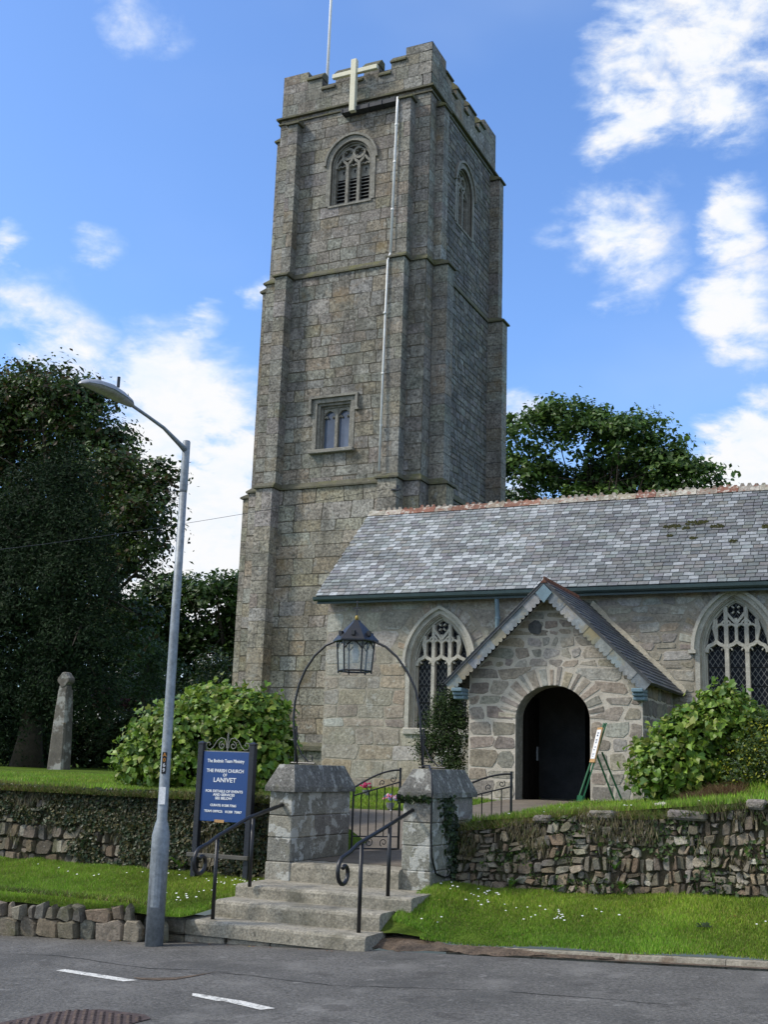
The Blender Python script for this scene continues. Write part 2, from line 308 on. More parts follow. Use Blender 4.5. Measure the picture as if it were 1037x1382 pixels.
    def build(s, name, m, parent=None, smooth=False, label=None):
        o = np_obj(name, s.v, s.f, s.c, m, parent, smooth, label)
        return o
def one(name, m, parent, fn, smooth=False, label=None):
    b = MB(); fn(b); return b.build(name, m, parent, smooth, label)

# plane mapping: front wall (u=x, v=z, outward -y), east wall (u=y, v=z, outward +x), west (u=y, outward -x)
def front(Y): return lambda u, v, d=0: (u, Y-d, v)
def east(X): return lambda u, v, d=0: (X+d, u, v)
def west(X): return lambda u, v, d=0: (X-d, u, v)

def poly_backing(mb, P, outer, holes, col, depth=0.0, thick=.3):
    loops = [[Vector((a, b, 0)) for a, b in outer]]+[[Vector((a, b, 0)) for a, b in h] for h in holes]
    tris = tessellate_polygon(loops); flat = [v for l in loops for v in l]
    mb.add([P(v.x, v.y, depth) for v in flat], [tuple(t) for t in tris], col)
    for h in holes:
        n = len(h); vs = [P(a, b, depth) for a, b in h]+[P(a, b, depth-thick) for a, b in h]
        mb.add(vs, [(i, (i+1) % n, n+(i+1) % n, n+i) for i in range(n)], col)

def pick(pal, rng, v=.12):
    c = rng.choice(pal); k = 1+rng.uniform(-v, v); return tuple(max(.005, x*k*(1+rng.uniform(-.04, .04))) for x in c)
def stone_poly(mb, P, q, d, bev, col, rng, cut=.18, jit=.0, dome=False):
    """q: four (u,v) corners ccw; becomes an eight-sided stone with chamfered edge"""
    pts = []
    c = [((sum(p[0] for p in q))/4, (sum(p[1] for p in q))/4)][0]
    for i in range(4):
        a = q[i]; pv = q[i-1]; nx = q[(i+1) % 4]
        k1 = cut*rng.uniform(.4, 1.4); k2 = cut*rng.uniform(.4, 1.4)
        L1 = math.hypot(pv[0]-a[0], pv[1]-a[1])+1e-6; L2 = math.hypot(nx[0]-a[0], nx[1]-a[1])+1e-6
        m = min(L1, L2)
        for (t, L, k) in ((pv, L1, k1), (nx, L2, k2)):
            f = min(.45, k*m/L)
            pts.append((a[0]+(t[0]-a[0])*f+rng.uniform(-jit, jit), a[1]+(t[1]-a[1])*f+rng.uniform(-jit, jit)))
    def inset(p, b):
        dx, dy = c[0]-p[0], c[1]-p[1]; L = math.hypot(dx, dy)+1e-6; f = min(b/L, .5); return (p[0]+dx*f, p[1]+dy*f)
    n = 8; tilt = [(rng.uniform(-.15, .15))*d for _ in range(2)]
    r0_ = [P(p[0], p[1], -.01) for p in pts]; r1 = [P(*inset(p, bev*.35), d*.6) for p in pts]
    r2 = []
    for k, p in enumerate(pts):
        ip = inset(p, bev*1.2); r2.append(P(ip[0], ip[1], d+(tilt[0] if k < 4 else tilt[1])))
    vs = r0_+r1+r2; fs = [(i, (i+1) % n, n+(i+1) % n, n+i) for i in range(n)]+[(n+i, n+(i+1) % n, 2*n+(i+1) % n, 2*n+i) for i in range(n)]
    if dome:
        ctr = P(c[0], c[1], d*1.25); vs.append(ctr); fs += [(2*n+i, 2*n+(i+1) % n, 3*n) for i in range(n)]
    else: fs.append(tuple(2*n+i for i in range(n)))
    mb.add(vs, fs, col)
def stonework(mb, P, z0, z1, bounds, holes, hc, wm, pal, rng, gap=.018, d=.014, bev=.012, cut=.1, jit=.004, breaks=(), dome=False, vcol=.12, skip=0., slope=None):
    """coursed stones between bounds(z)->(l,r) leaving out holes(z)->(a,b) or None"""
    lv = sorted(set([z0, z1]+[b for b in breaks if z0 < b < z1])); courses = []
    for a, b in zip(lv, lv[1:]):
        n = max(1, round((b-a)/(sum(hc)/2))); hs = [rng.uniform(*hc) for _ in range(n)]; s = (b-a)/sum(hs); z = a
        for h in hs: courses.append((z, z+h*s)); z += h*s
    for (a, b) in courses:
        e = 1e-3; l0, r0_ = bounds(a+e); l1, r1 = bounds(b-e); zm = (a+b)/2
        segs = [[l0, l1, None, None]]; act = []
        for h in holes:
            if h(zm) is None: continue
            m0 = h(a+e); m1 = h(b-e); mm = h(zm); mid = (mm[0]+mm[1])/2
            m0 = m0 or (mid, mid); m1 = m1 or (mid, mid); act.append((mid, m0, m1))
        act.sort(); cur = (l0, l1); out = []
        for mid, m0, m1 in act: out.append((cur, (m0[0], m1[0]))); cur = (m0[1], m1[1])
        out.append((cur, (r0_, r1)))
        for (L, R_) in out:
            inner0 = max(L); inner1 = min(R_); wid = inner1-inner0
            if (R_[0]-L[0])+(R_[1]-L[1]) < .08: continue
            cuts = [L]
            if wid > wm*.5:
                n = max(1, round(wid/wm)); ws = [rng.uniform(.55, 1.5) for _ in range(n)]; t = sum(ws); x = inner0
                for k in range(n-1):
                    x += ws[k]/t*wid; jj = rng.uniform(-jit, jit)*2; cuts.append((x+jj, x-jj))
            cuts.append(R_)
            for k in range(len(cuts)-1):
                if skip and rng.random() < skip: continue
                A, B = cuts[k], cuts[k+1]; g = gap/2
                sa = slope(A[0]) if slope else 0; sb = slope(B[0]) if slope else 0
                top0 = a+g; top1 = b-g
                if B[0]-A[0] < .02 and B[1]-A[1] < .02: continue
                q = [(A[0]+g, top0+rng.uniform(-jit, jit)+sa), (B[0]-g, top0+rng.uniform(-jit, jit)+sb), (max(B[1]-g, A[1]+g+.002), top1+rng.uniform(-jit, jit)+sb), (A[1]+g, top1+rng.uniform(-jit, jit)+sa)]
                if q[1][0] < q[0][0]: q[1] = (q[0][0]+.002, q[1][1])
                stone_poly(mb, P, q, d*rng.uniform(.6, 1.3), bev, pick(pal, rng, vcol), rng, cut, jit, dome)
# arches
def arch_pts(cx, zs, w, rise, d=0., n=12):
    hw = w/2; out = []
    if rise > hw*1.02:
        c = (rise*rise-hw*hw)/w; R = c+hw+d; a1 = math.acos(-c/R)
        for i in range(n+1):
            th = PI+(a1-PI)*i/n; out.append((cx+c+R*math.cos(th), zs+R*math.sin(th)))
        out += [(2*cx-x, z) for x, z in out[-2::-1]]
    else:
        for i in range(2*n+1):
            th = PI-PI*i/(2*n); out.append((cx+(hw+d)*math.cos(th), zs+(rise+d)*math.sin(th)))
    return out
def arch_hole(cx, zs, w, rise, sill, d=0., jamb=0.):
    hw = w/2
    def h(z):
        if z < sill: return None
        if z < zs: return (cx-hw-jamb, cx+hw+jamb)
        t = z-zs
        if rise > hw*1.02:
            c = (rise*rise-hw*hw)/w; R = c+hw+d
            if t >= math.sqrt(R*R-c*c): return None
            x = math.sqrt(R*R-t*t)-c
        else:
            if t >= rise+d: return None
            x = (hw+d)*math.sqrt(1-(t/(rise+d))**2)
        return (cx-x, cx+x)
    return h
def ring(mb, P, inner, outer, d0, d1, col, closed=False):
    """band between two equal-length (u,v) paths: face at depth d0 (outward), inner and outer sides back to d1"""
    n = len(inner); vs = [P(*p, d0) for p in inner]+[P(*p, d0) for p in outer]+[P(*p, d1) for p in inner]+[P(*p, d1) for p in outer]
    fs = []
    for i in range(n if closed else n-1):
        j = (i+1) % n
        fs += [(i, j, n+j, n+i), (i, j, 2*n+j, 2*n+i), (n+i, n+j, 3*n+j, 3*n+i)]
    if not closed: fs += [(0, n, 3*n, 2*n), (n-1, 2*n-1, 4*n-1, 3*n-1)]
    mb.add(vs, fs, col)
def jambed(cx, zs, w, rise, sill, d=0., n=12):
    a = arch_pts(cx, zs, w, rise, d, n); return [(a[0][0], sill)]+a+[(a[-1][0], sill)]
PBC = [0]
def polybar(mb, P, pts, hw, d0, d1, col):
    PBC[0] = (PBC[0]+1) % 17; d0 = d0-PBC[0]*.0011; d1 = d1-PBC[0]*.0007
    inner = []; outer = []; n = len(pts)
    for i, p in enumerate(pts):
        a = pts[max(i-1, 0)]; b = pts[min(i+1, n-1)]; dx, dy = b[0]-a[0], b[1]-a[1]; L = math.hypot(dx, dy)+1e-9
        nx, ny = -dy/L*hw, dx/L*hw; inner.append((p[0]+nx, p[1]+ny)); outer.append((p[0]-nx, p[1]-ny))
    ring(mb, P, inner, outer, d0, d1, col)
def voussoirs(mb, P, cx, zs, w, rise, d0_, d1_, n, pal, rng, proud, gap=.016, ext=.0, bev=.012, wob=0.):
    a = arch_pts(cx, zs, w, rise, d0_, 40); b = arch_pts(cx, zs, w, rise, d1_, 40)
    if ext: a = [(a[0][0], a[0][1]-ext)]+a+[(a[-1][0], a[-1][1]-ext)]; b = [(b[0][0], b[0][1]-ext)]+b+[(b[-1][0], b[-1][1]-ext)]
    def at(path, t):
        f = t*(len(path)-1); i = min(int(f), len(path)-2); f -= i; return (path[i][0]*(1-f)+path[i+1][0]*f, path[i][1]*(1-f)+path[i+1][1]*f)
    ts = [0.]
    ws = [rng.uniform(.7, 1.35) for _ in range(n)]; s = sum(ws)
    for x in ws: ts.append(ts[-1]+x/s)
    for i in range(n):
        e = gap/2/(rise+w)*.9; t0, t1 = ts[i]+e, ts[i+1]-e; o = 1-rng.random()*wob
        def outp(t):
            A = at(a, t); B = at(b, t); return (A[0]+(B[0]-A[0])*o, A[1]+(B[1]-A[1])*o)
        q = [at(a, t1), at(a, t0), outp(t0), outp(t1)]
        stone_poly(mb, P, q[::-1], proud*rng.uniform(.7, 1.2), bev, pick(pal, rng), rng, .06, .003)
rng = random.Random(7)
GZ = 1.3

# ================================================================== GROUND
def sstep(a, b, x):
    t = min(1, max(0, (x-a)/(b-a))); return t*t*(3-2*t)
def road_z(x, y=0): return .045*(min(max(x, -60), 60)+5)
def lwall_x(x): return x
def churchyard_z(x, y):
    h = 1.31+.03*math.sin(x*1.3)*math.sin(y*.9)
    if x > -5.4:
        t = 1.17+.11*min(3.3, x+4.8); h = t+(1.31-t)*sstep(13.2, 19, y) if x < 0 else t
        h += .40*math.exp(-((x+1.8)/1.0)**2-((y-16.6)/1.3)**2)
        if x >= 0: h = 1.7
    if 16.6 <= y < 23 and x < -5:
        low = 1.10+(y-17)*.045; h = low+(h-low)*max(sstep(-8.9, -10.2, x), sstep(20.5, 22.8, y)) if low < h else h
    if y < 24 and x > -11 and x < -3.8:
        pz = path_z(y)-.03; xl = -6.72-1.95*sstep(14.1, 14.7, y)*(1 if y < 17.0 else 0); dl_ = xl-x if x < -6 else 0; dr_ = x+5.28 if x > -6 else 0
        s = sstep(0, .5, max(dl_, dr_)); h = pz+(h-pz)*s if pz < h else h
    return h
def path_z(y): return .645 if y < 13.6 else (.645+.425*(y-13.6)/3.4 if y < 17 else 1.07+.17*min(1, (y-17)/3))
def grid(name, xs, ys, zf, m, kind='structure', label=None, cat=None):
    V = [(x, y, zf(x, y)) for y in ys for x in xs]; n = len(xs)
    F = [(j*n+i, j*n+i+1, (j+1)*n+i+1, (j+1)*n+i) for j in range(len(ys)-1) for i in range(n-1)]
    o = np_obj(name, V, F, None, m, None, True); o['kind'] = kind; o['label'] = label; o['category'] = cat; return o
def rng_f(a, b, s): return [a+(b-a)*i/max(1, round((b-a)/s)) for i in range(max(1, round((b-a)/s))+1)]
xs = [-400, -120, -60]+rng_f(-40, -13, 1.5)+rng_f(-12.9, 0, .22)+[1, 3, 8, 20, 60, 200, 400]
ys = [13.28]+rng_f(13.4, 20, .25)+rng_f(20.5, 40, 1.5)+[60, 100, 200, 700]
# lawn split round the path slot: one sheet
grid('churchyard_lawn', xs, ys, lambda x, y: churchyard_z(x, y) if y < 45 else 1.3-(y-45)*.004, m_lawn, label='mown churchyard grass round the church and above the walls', cat='lawn')
grid('road', [-400, -150, -60]+rng_f(-40, 20, 1)+[60, 150, 400], [-400, -100, -20, 0, 4, 8, 10, 10.4, 10.75], road_z, m_road, label='grey worn asphalt road in the foreground', cat='road')
def lverge_z(x, y):
    f = sstep(10.3, 13.0, y); lo = road_z(x)+.30; lo = .175+.012*(x+7); hi = .33
    return lo+(hi-lo)*f+.012*math.sin(x*5)*math.sin(y*4)
grid('left_verge', rng_f(-30, -7.02, .3), rng_f(10.42, 13.3, .2), lverge_z, m_lawn, label='grass verge between low kerb wall and ivy wall, left of the steps', cat='verge')
def rverge_z(x, y):
    k = road_z(x)+.05; hi = .44+.04*(x+4.8); f = ((y-10.95)/(12.95-10.95)); f = min(1, max(0, f))
    b = .17*math.exp(-((x+5.0)/.42)**2)*max(0, math.sin(min(1, f)*PI))**.6
    return k+(hi-k)*f**.85+b+.012*math.sin(x*4.3)*math.sin(y*5)
grid('right_verge', rng_f(-5.12, 20, .25), rng_f(11.035, 13.3, .15), lambda x, y: rverge_z(x, y), m_lawn, label='grass verge below the dry stone wall, right of the steps', cat='verge')
# road beyond the kerb line (under verges)
grid('road_edge', rng_f(-5.3, 20, .5), [10.86, 10.95], lambda x, y: road_z(x)+.004, m_dirt, label='reddish dirt gathered along the road edge by the kerb', cat='road edge')
def P_path():
    mb = MB(); pts = []
    def row(xc0, xc1, y, z): pts.append(((xc0, y, z), (xc1, y, z)))
    row(-6.68, -5.31, 12.5, .645); row(-6.68, -5.31, 13.5, .65)
    for y in (13.6, 14.1, 14.4, 14.75): row(-6.75-1.9*sstep(14.0, 14.75, y), -5.3, y, path_z(y)+.012)
    for y in (15.2, 15.7, 16.2, 16.7, 16.95): row(-8.65, -5.3, y, path_z(y)+.012)
    for y in (17.05, 17.6, 18.2, 18.8, 19.4): row(-6.85, -5.25, y, path_z(y)+.012)
    row(-6.7, -5.1, 20.2, 1.262)
    vs = [p for r in pts for p in r]; fs = [(2*i, 2*i+1, 2*i+3, 2*i+2) for i in range(len(pts)-1)]
    mb.add(vs, fs); o = mb.build('church_path', m_path); o['kind'] = 'structure'; o['label'] = 'gravelly path climbing from the gate to the porch'; o['category'] = 'path'
P_path()
# kerb, in real stones
kb = thing('kerb', 'thin stone kerb between road and right grass verge', 'kerb', (-3, 10.96, 0), kind='structure')
b = MB(); x = -4.3
while x < 12:
    l = rng.uniform(.8, 1.0); z0_, z1_ = road_z(x), road_z(x+l-.006); b.hexa([(x, 10.94, z0_-.05), (x+l-.006, 10.94, z1_-.05), (x+l-.006, 11.03, z1_-.05), (x, 11.03, z0_-.05), (x, 10.95, z0_+.045), (x+l-.006, 10.95, z1_+.045), (x+l-.006, 11.03, z1_+.05), (x, 11.03, z0_+.05)]); x += l
b.build('kerbstones', m_kerb, kb)
# road markings on the sloping road
def decal(name, pts, m, label, cat, off=.004):
    o = np_obj(name, [(x, y, road_z(x)+off) for x, y in pts], [tuple(range(len(pts)))], None, m); o['kind'] = 'structure'; tag(o, label, cat); return o
decal('road_marking', [(-6.99, 8.63), (-7.01, 8.53), (-6.1, 8.27), (-6.02, 8.36), (-6.5, 8.5)], m_line, 'white road dash nearer the lamp post', 'road marking')['group'] = 'road dashes'
decal('road_marking', [(-5.25, 8.02), (-5.18, 7.91), (-4.9, 7.80), (-4.82, 7.80), (-4.40, 7.61), (-4.33, 7.70), (-4.72, 7.875), (-4.80, 7.89)], m_line, 'white road dash nearer the steps, notched edge', 'road marking')['group'] = 'road dashes'
decal('road_stain', [(-6.15, 8.47), (-6.0, 8.50), (-5.82, 8.60), (-5.72, 8.80), (-5.66, 9.0), (-5.69, 8.76), (-5.74, 8.52), (-5.86, 8.43), (-6.02, 8.41)], m_dirt, 'brown gritty stain at the end of the road dash by the lamp post', 'stain', .0045)
def crack(pts, w_, label):
    r = random.Random(int(pts[0][0]*100)); P_ = []
    for (a, b_) in zip(pts, pts[1:]):
        for k in range(8): t = k/8; P_.append((a[0]+(b_[0]-a[0])*t+r.uniform(-.02, .02), a[1]+(b_[1]-a[1])*t+r.uniform(-.02, .02)))
    V = []; F = []
    for i_, p in enumerate(P_): q = w_*r.uniform(.3, 1.2); V += [(p[0], p[1]-q, road_z(p[0])+.003), (p[0]+.002, p[1]+q, road_z(p[0])+.003)]
    F = [(2*i_, 2*i_+2, 2*i_+3, 2*i_+1) for i_ in range(len(P_)-1)]
    o = np_obj('road_crack', V, F, None, m_tar); o['kind'] = 'structure'; tag(o, label, 'crack')
m_tar = mat('tar_seam', (.04, .038, .034), var=.3)
crack([(-8.9, 9.1), (-7.6, 9.3), (-6.4, 8.95), (-5.7, 9.05)], .009, 'fine crack in the tarmac running left past the lamp post')
crack([(-5.6, 9.0), (-4.4, 8.75), (-3.1, 9.0), (-1.6, 8.9)], .008, 'long faint seam across the tarmac below the right verge')
mh = thing('manhole_cover', 'rusty ribbed iron manhole cover set in the road', 'manhole cover', (-5.35, 6.8, road_z(-5.35)))
b = MB(); ca, sa = math.cos(-.15), math.sin(-.15)
def mhp(u, v, z): return (-5.33+u*ca-v*sa, 6.82+u*sa+v*ca, road_z(-5.33+u*ca-v*sa)+z)
hexp = [(-.42, -.45), (.42, -.45), (.36, .28), (.22, .36), (-.2, .34), (-.42, .1)]
b.add([mhp(*p, .006) for p in hexp], [tuple(range(6))])
for i in range(-9, 10):
    for j in range(-9, 9):
        u, v = i*.043, j*.043
        if -.4 < v < .3-abs(u)*.15 and abs(u) < .37 and (i+j) % 2 == 0:
            b.hexa([mhp(u-.016, v-.016, .006), mhp(u+.016, v-.016, .006), mhp(u+.016, v+.016, .006), mhp(u-.016, v+.016, .006), mhp(u-.012, v-.012, .013), mhp(u+.012, v-.012, .013), mhp(u+.012, v+.012, .013), mhp(u-.012, v+.012, .013)])
b.build('iron_plate', m_rust, mh)

# ================================================================== STEPS
st = thing('stone_steps', 'worn granite steps climbing from the road to the churchyard gate', 'steps', (-6, 10.6, 0))
def slab(x0, x1, y0, y1, z0, z1, cutr=.0):
    b = MB(); n = 14; vs = []; r = random.Random(int(x0*100+y0*37))
    # a slab with a worn nosing, built in short lengths so that the edge wanders
    prof = [(0, 0), (0, 1-.22), (.012, 1-.08), (.04, 1)]
    h = z1-z0; rows = []
    for i in range(n+1):
        t = i/n; x = x0+(x1-x0)*t; j = r.uniform(-.006, .006); jz = r.uniform(-.004, .004); yo = cutr*(t**6)
        rows.append([(x, y0+p*1.+j+yo, z0+q*h+jz*(q > .5)) for p, q in prof]+[(x, y1, z1+jz*.4), (x, y1, z0)])
    k = len(rows[0]); vs = [p for rr in rows for p in rr]
    fs = [(i*k+j, (i+1)*k+j, (i+1)*k+(j+1) % k, i*k+(j+1) % k) for i in range(n) for j in range(k)]
    fs += [tuple(range(k))[::-1], tuple(n*k+j for j in range(k))]
    b.add(vs, fs); return b
slab(-7.08, -5.02, 10.6, 11.1, -.01, .134, .03).build('step', m_step, st)
slab(-6.98, -5.06, 10.98, 11.5, .125, .30, .05).build('step', m_step, st)
slab(-6.97, -4.88, 11.37, 12.3, .29, .437, .04).build('step', m_step, st)
slab(-6.685, -5.315, 12.06, 13.6, .43, .641).build('step', m_step, st)
b = MB()
for (a, c_, h) in ((-7.75, -7.28, 0), (-7.26, -7.10, 0)): pass
b.cbox(-7.12, -6.62, 10.63, 11.1, -.16, -.012, .02, jit=.01, rng=rng); b.cbox(-6.60, -6.1, 10.635, 11.1, -.16, -.014, .02, jit=.008, rng=rng); b.cbox(-6.08, -5.3, 10.64, 11.1, -.16, -.016, .02, jit=.008, rng=rng)
b.build('footing', m_kerb, st)
# kerb block left of the bottom step
# ================================================================== LOW KERB WALL (left)
lw = thing('kerb_wall', 'low wall of rounded field stones along the road left of the steps', 'wall', (-9, 10.3, 0))
PAL_DRY = [(.18, .155, .115), (.22, .19, .145), (.14, .125, .095), (.25, .22, .17), (.19, .15, .105), (.15, .14, .115)]
PAL_DRYL = [(.21, .18, .135), (.26, .225, .17), (.16, .135, .10), (.33, .30, .24), (.20, .15, .10), (.14, .13, .11), (.19, .165, .12), (.24, .19, .13)]
b = MB(); bb = MB(); r = random.Random(3)
def curvedP(d0): return lambda u, v, d=0: (u, 10.45-d+.05*math.sin(u*.8)-v*.12, v)
for row, (zl, zh) in enumerate(((-.02, .2), (.2, .33))):
    x = -7.62
    if row == 0: x = -7.2
    while x > -30:
        wd = r.uniform(.2, .48) if row == 0 else r.uniform(.09, .22)
        if row == 1 and r.random() < .12: wd = .34
        base = road_z(x); z0 = base-.03+(0 if row == 0 else .2)+r.uniform(-.01, .01); z1 = base+(.2 if row == 0 else .35+r.uniform(-.03, .02))
        zt = min(z1, .34)
        stone_poly(b, curvedP(0), [(x-wd, z0), (x-.012, z0+r.uniform(-.01, .01)), (x-.012-r.uniform(0, .02), zt), (x-wd+r.uniform(0, .02), zt-r.uniform(0, .03))], r.uniform(.04, .10), .02, pick(PAL_DRY, r, .15), r, .2, .022, False)
        x -= wd+.004
b.cbox(-7.62, -7.09, 10.59, 11.0, -.03, .128, .025, (.22, .195, .15), jit=.01, rng=r); b.cbox(-7.62, -7.36, 10.6, 10.9, -.16, -.035, .02, (.2, .175, .13), jit=.01, rng=r); b.cbox(-7.35, -7.10, 10.61, 10.9, -.16, -.035, .02, (.18, .16, .12), jit=.01, rng=r)
bb.box(-30, -7.6, 10.46, 10.7, -1.3, .14)
b.build('stones', m_dry, lw); bb.build('earth_core', m_earth, lw)

# ================================================================== GATE PIERS
def pier(x0, x1, y0, y1, label, zb=.28):
    t = thing('gate_pier', label, 'gate pier', ((x0+x1)/2, (y0+y1)/2, zb), 'granite piers of the lych gate')
    b = MB(); r = random.Random(int(x0*10)); z = zb; pal = [(.24, .225, .19), (.29, .275, .235), (.20, .185, .155)]
    for k, h in enumerate((.36, .27, .25, .28)):
        h = h*(1.43-zb)/1.16; g = .006; e = .0 if k else .012
        if k % 2: ycut = y0+(y1-y0)*r.uniform(.35, .6)
        else: ycut = y0+(y1-y0)*r.uniform(.25, .4)
        for (a, c_) in ((y0, ycut), (ycut, y1)):
            b.cbox(x0-e, x1+e, a+g/2-e*(a == y0), c_-g/2, z+g/2, z+h-g/2, .010, pick(pal, r, .08), jit=.003, rng=r)
        z += h
    b.box(x0+.012, x1-.012, y0+.012, y1-.012, zb-.1, z-.01, (.12, .11, .09))
    b.build('shaft', m_pier, t)
    c = MB(); o = .045; zc = 1.425; xm = (x0+x1)/2
    lo = [(x0-o, y0-o, zc), (x1+o, y0-o, zc), (x1+o, y1+o, zc), (x0-o, y1+o, zc)]
    mi = [(p[0], p[1], zc+.055) for p in lo]; tz = 1.735
    top = [(xm-.10, y0+.10, tz), (xm+.10, y0+.10, tz), (xm+.10, y1-.10, tz+.005), (xm-.10, y1-.10, tz+.005)]
    vs = lo+mi+top; c.add(vs, [(3, 2, 1, 0)]+[(i, (i+1) % 4, 4+(i+1) % 4, 4+i) for i in range(4)]+[(4+i, 4+(i+1) % 4, 8+(i+1) % 4, 8+i) for i in range(4)]+[(8, 9, 10, 11)])
    c.build('coping', m_cap, t); return t
pl = pier(-7.0, -6.69, 12.06, 13.58, 'left granite gate pier blotched with white lichen')
pr = pier(-5.33, -4.985, 12.15, 13.46, 'right granite gate pier with ivy and a black cable down it')

# ================================================================== WALLS of dry stone
def drywall(name_mb, P, x0, x1, zb, zt, wm, hc, pal, r, d=.05, skip=.05):
    """courses follow the sloping foot and head of the wall and break up irregularly"""
    mb = name_mb; n = max(1, round(.85/((hc[0]+hc[1])/2))); hs = [r.uniform(*hc) for _ in range(n)]; s = sum(hs); v = 0
    ph = r.uniform(0, 9)
    def one_(x, wd, a, b_):
        f = lambda xx, t: zb(xx)+(zt(xx)-zb(xx))*max(0, min(1, t+.028*math.sin(xx*1.9+t*5+ph)+.018*math.sin(xx*5.3+t*3)))
        j = lambda: r.uniform(-.014, .014); k = r.uniform(-.05, .05) if r.random() < .5 else 0
        q = [(x+.005+j(), f(x, a)+.005+j()), (x+wd-.005+j(), f(x+wd, a)+.005+j()), (x+wd-.005+j()+k, f(x+wd, b_)-.005+j()), (x+.005+j()+k, f(x, b_)-.005+j())]
        stone_poly(mb, P, q, d*r.uniform(.2, 1.6), .012, pick(pal, r, .3), r, .22, .010, False)
    for h in hs:
        a, b_ = v/s, (v+h)/s; v += h; x = x0
        while x < x1:
            wd = wm*r.choice((.5, .7, .8, 1, 1, 1.2, 1.5, 2.1))*r.uniform(.85, 1.15)
            if r.random() > skip:
                if wd > wm*1.1 and r.random() < .45: m_ = a+(b_-a)*r.uniform(.35, .65); one_(x, wd, a, m_); one_(x, wd, m_, b_)
                else: one_(x, wd, a, b_)
            x += wd
rw = thing('dry_stone_wall', 'dry stone wall of small upright stones topped by lawn, right of the gate', 'wall', (-3, 12.95, .4))
rzb = lambda x: .40+.045*(x+4.8); rzt = lambda x: 1.13+.105*min(3.4, x+4.8)+.03*math.sin(x*3)
PR = lambda u, v, d=0: (u, 12.86+.03*math.sin(u*2.3)+(v-.4)*.12-d, v)
b = MB(); r = random.Random(11)
drywall(b, PR, -4.98, 7, rzb, rzt, .075, (.08, .15), PAL_DRYL, r, .05, .07)
PRs = lambda u, v, d=0: (-4.99+.0*u, u, v)
b.build('stones', m_dry, rw)
c = MB(); xs_ = rng_f(-4.97, 9, .25); vs = []
for x in xs_: vs += [PR(x, rzb(x)-.2, -.002), PR(x, rzt(x)+.0, -.002), (x, 13.4, rzt(x)+.03), (x, 13.4, rzb(x)-.2)]
c.add(vs, [(4*i+k, 4*i+4+k, 4*i+4+(k+1) % 4, 4*i+(k+1) % 4) for i in range(len(xs_)-1) for k in range(4)]+[(0, 1, 2, 3)])
c.build('earth_core', m_earth, rw)
c = MB(); r = random.Random(4)
for (x, w_) in ((-3.42, .3), (-2.55, .42), (-1.72, .2), (-1.45, .34), (-4.05, .22), (-.6, .4), (.4, .5), (1.6, .4)):
    z = rzt(x)-.005; c.cbox(x, x+w_, 12.87, 13.25, z-.03, z+.06, .025, pick([(.22, .2, .17), (.17, .15, .13)], r), jit=.012, rng=r)
c.build('coping_stones', m_dry, rw)
lwt = thing('ivy_wall', 'old field stone retaining wall half hidden by ivy, left of the gate', 'wall', (-10, 13, .3))
lzb = lambda x: .29; lzt = lambda x: 1.27+.03*math.sin(x*2)
PL_ = lambda u, v, d=0: (u, 12.98+.05*math.sin(u*1.1)+(v-.3)*.16-d, v)
b = MB(); r = random.Random(12)
drywall(b, PL_, -30, -6.95, lzb, lzt, .11, (.08, .16), [tuple(q*.75 for q in p) for p in PAL_DRYL], r, .06, .1); b.build('stones', m_dry, lwt)
c = MB(); xs_ = rng_f(-30, -6.9, .4); vs = []
for x in xs_: vs += [PL_(x, lzb(x)-.2, -.015), PL_(x, lzt(x), -.015), (x, 13.5, lzt(x)+.02), (x, 13.5, lzb(x)-.2)]
c.add(vs, [(4*i+k, 4*i+4+k, 4*i+4+(k+1) % 4, 4*i+(k+1) % 4) for i in range(len(xs_)-1) for k in range(4)]); c.build('earth_core', m_earth, lwt)

# ================================================================== CHURCH
ch = thing('parish_church', 'granite parish church with a tall battlemented tower, slate roof and gabled porch', 'church', (-9, 25, GZ))
PT = [(.215, .205, .175), (.235, .225, .195), (.20, .19, .163), (.21, .195, .16), (.24, .235, .21), (.195, .185, .163), (.225, .20, .155)]
PTL = [(.26, .24, .195), (.29, .27, .22), (.24, .22, .18), (.27, .235, .17), (.30, .285, .25)]
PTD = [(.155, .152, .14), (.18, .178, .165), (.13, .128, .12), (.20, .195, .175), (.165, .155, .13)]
XE = -12.02                                     # east face of the tower
ST = [(GZ, 9.42, -17.45, 27.93), (9.42, 15.93, -17.3, 27.965), (15.93, 21.42, -17.12, 28.0)]
YR = 33.7
BEL = dict(cx=-14.58, w=1.3, zs=19.48, rise=.70, sill=18.15)
bh = arch_hole(BEL['cx'], BEL['zs'], BEL['w'], BEL['rise'], BEL['sill'])
bh2 = arch_hole(BEL['cx'], BEL['zs'], BEL['w'], BEL['rise'], BEL['sill'], .24, .16)
eh2 = arch_hole(30.85, 19.45, 1.3, .70, 18.1, .2, .12)
lowh = lambda z: (-15.44, -14.12) if 10.46 < z < 12.05 else None
b = MB(); bk = MB(); r = random.Random(21)
mc = (.11, .10, .085)
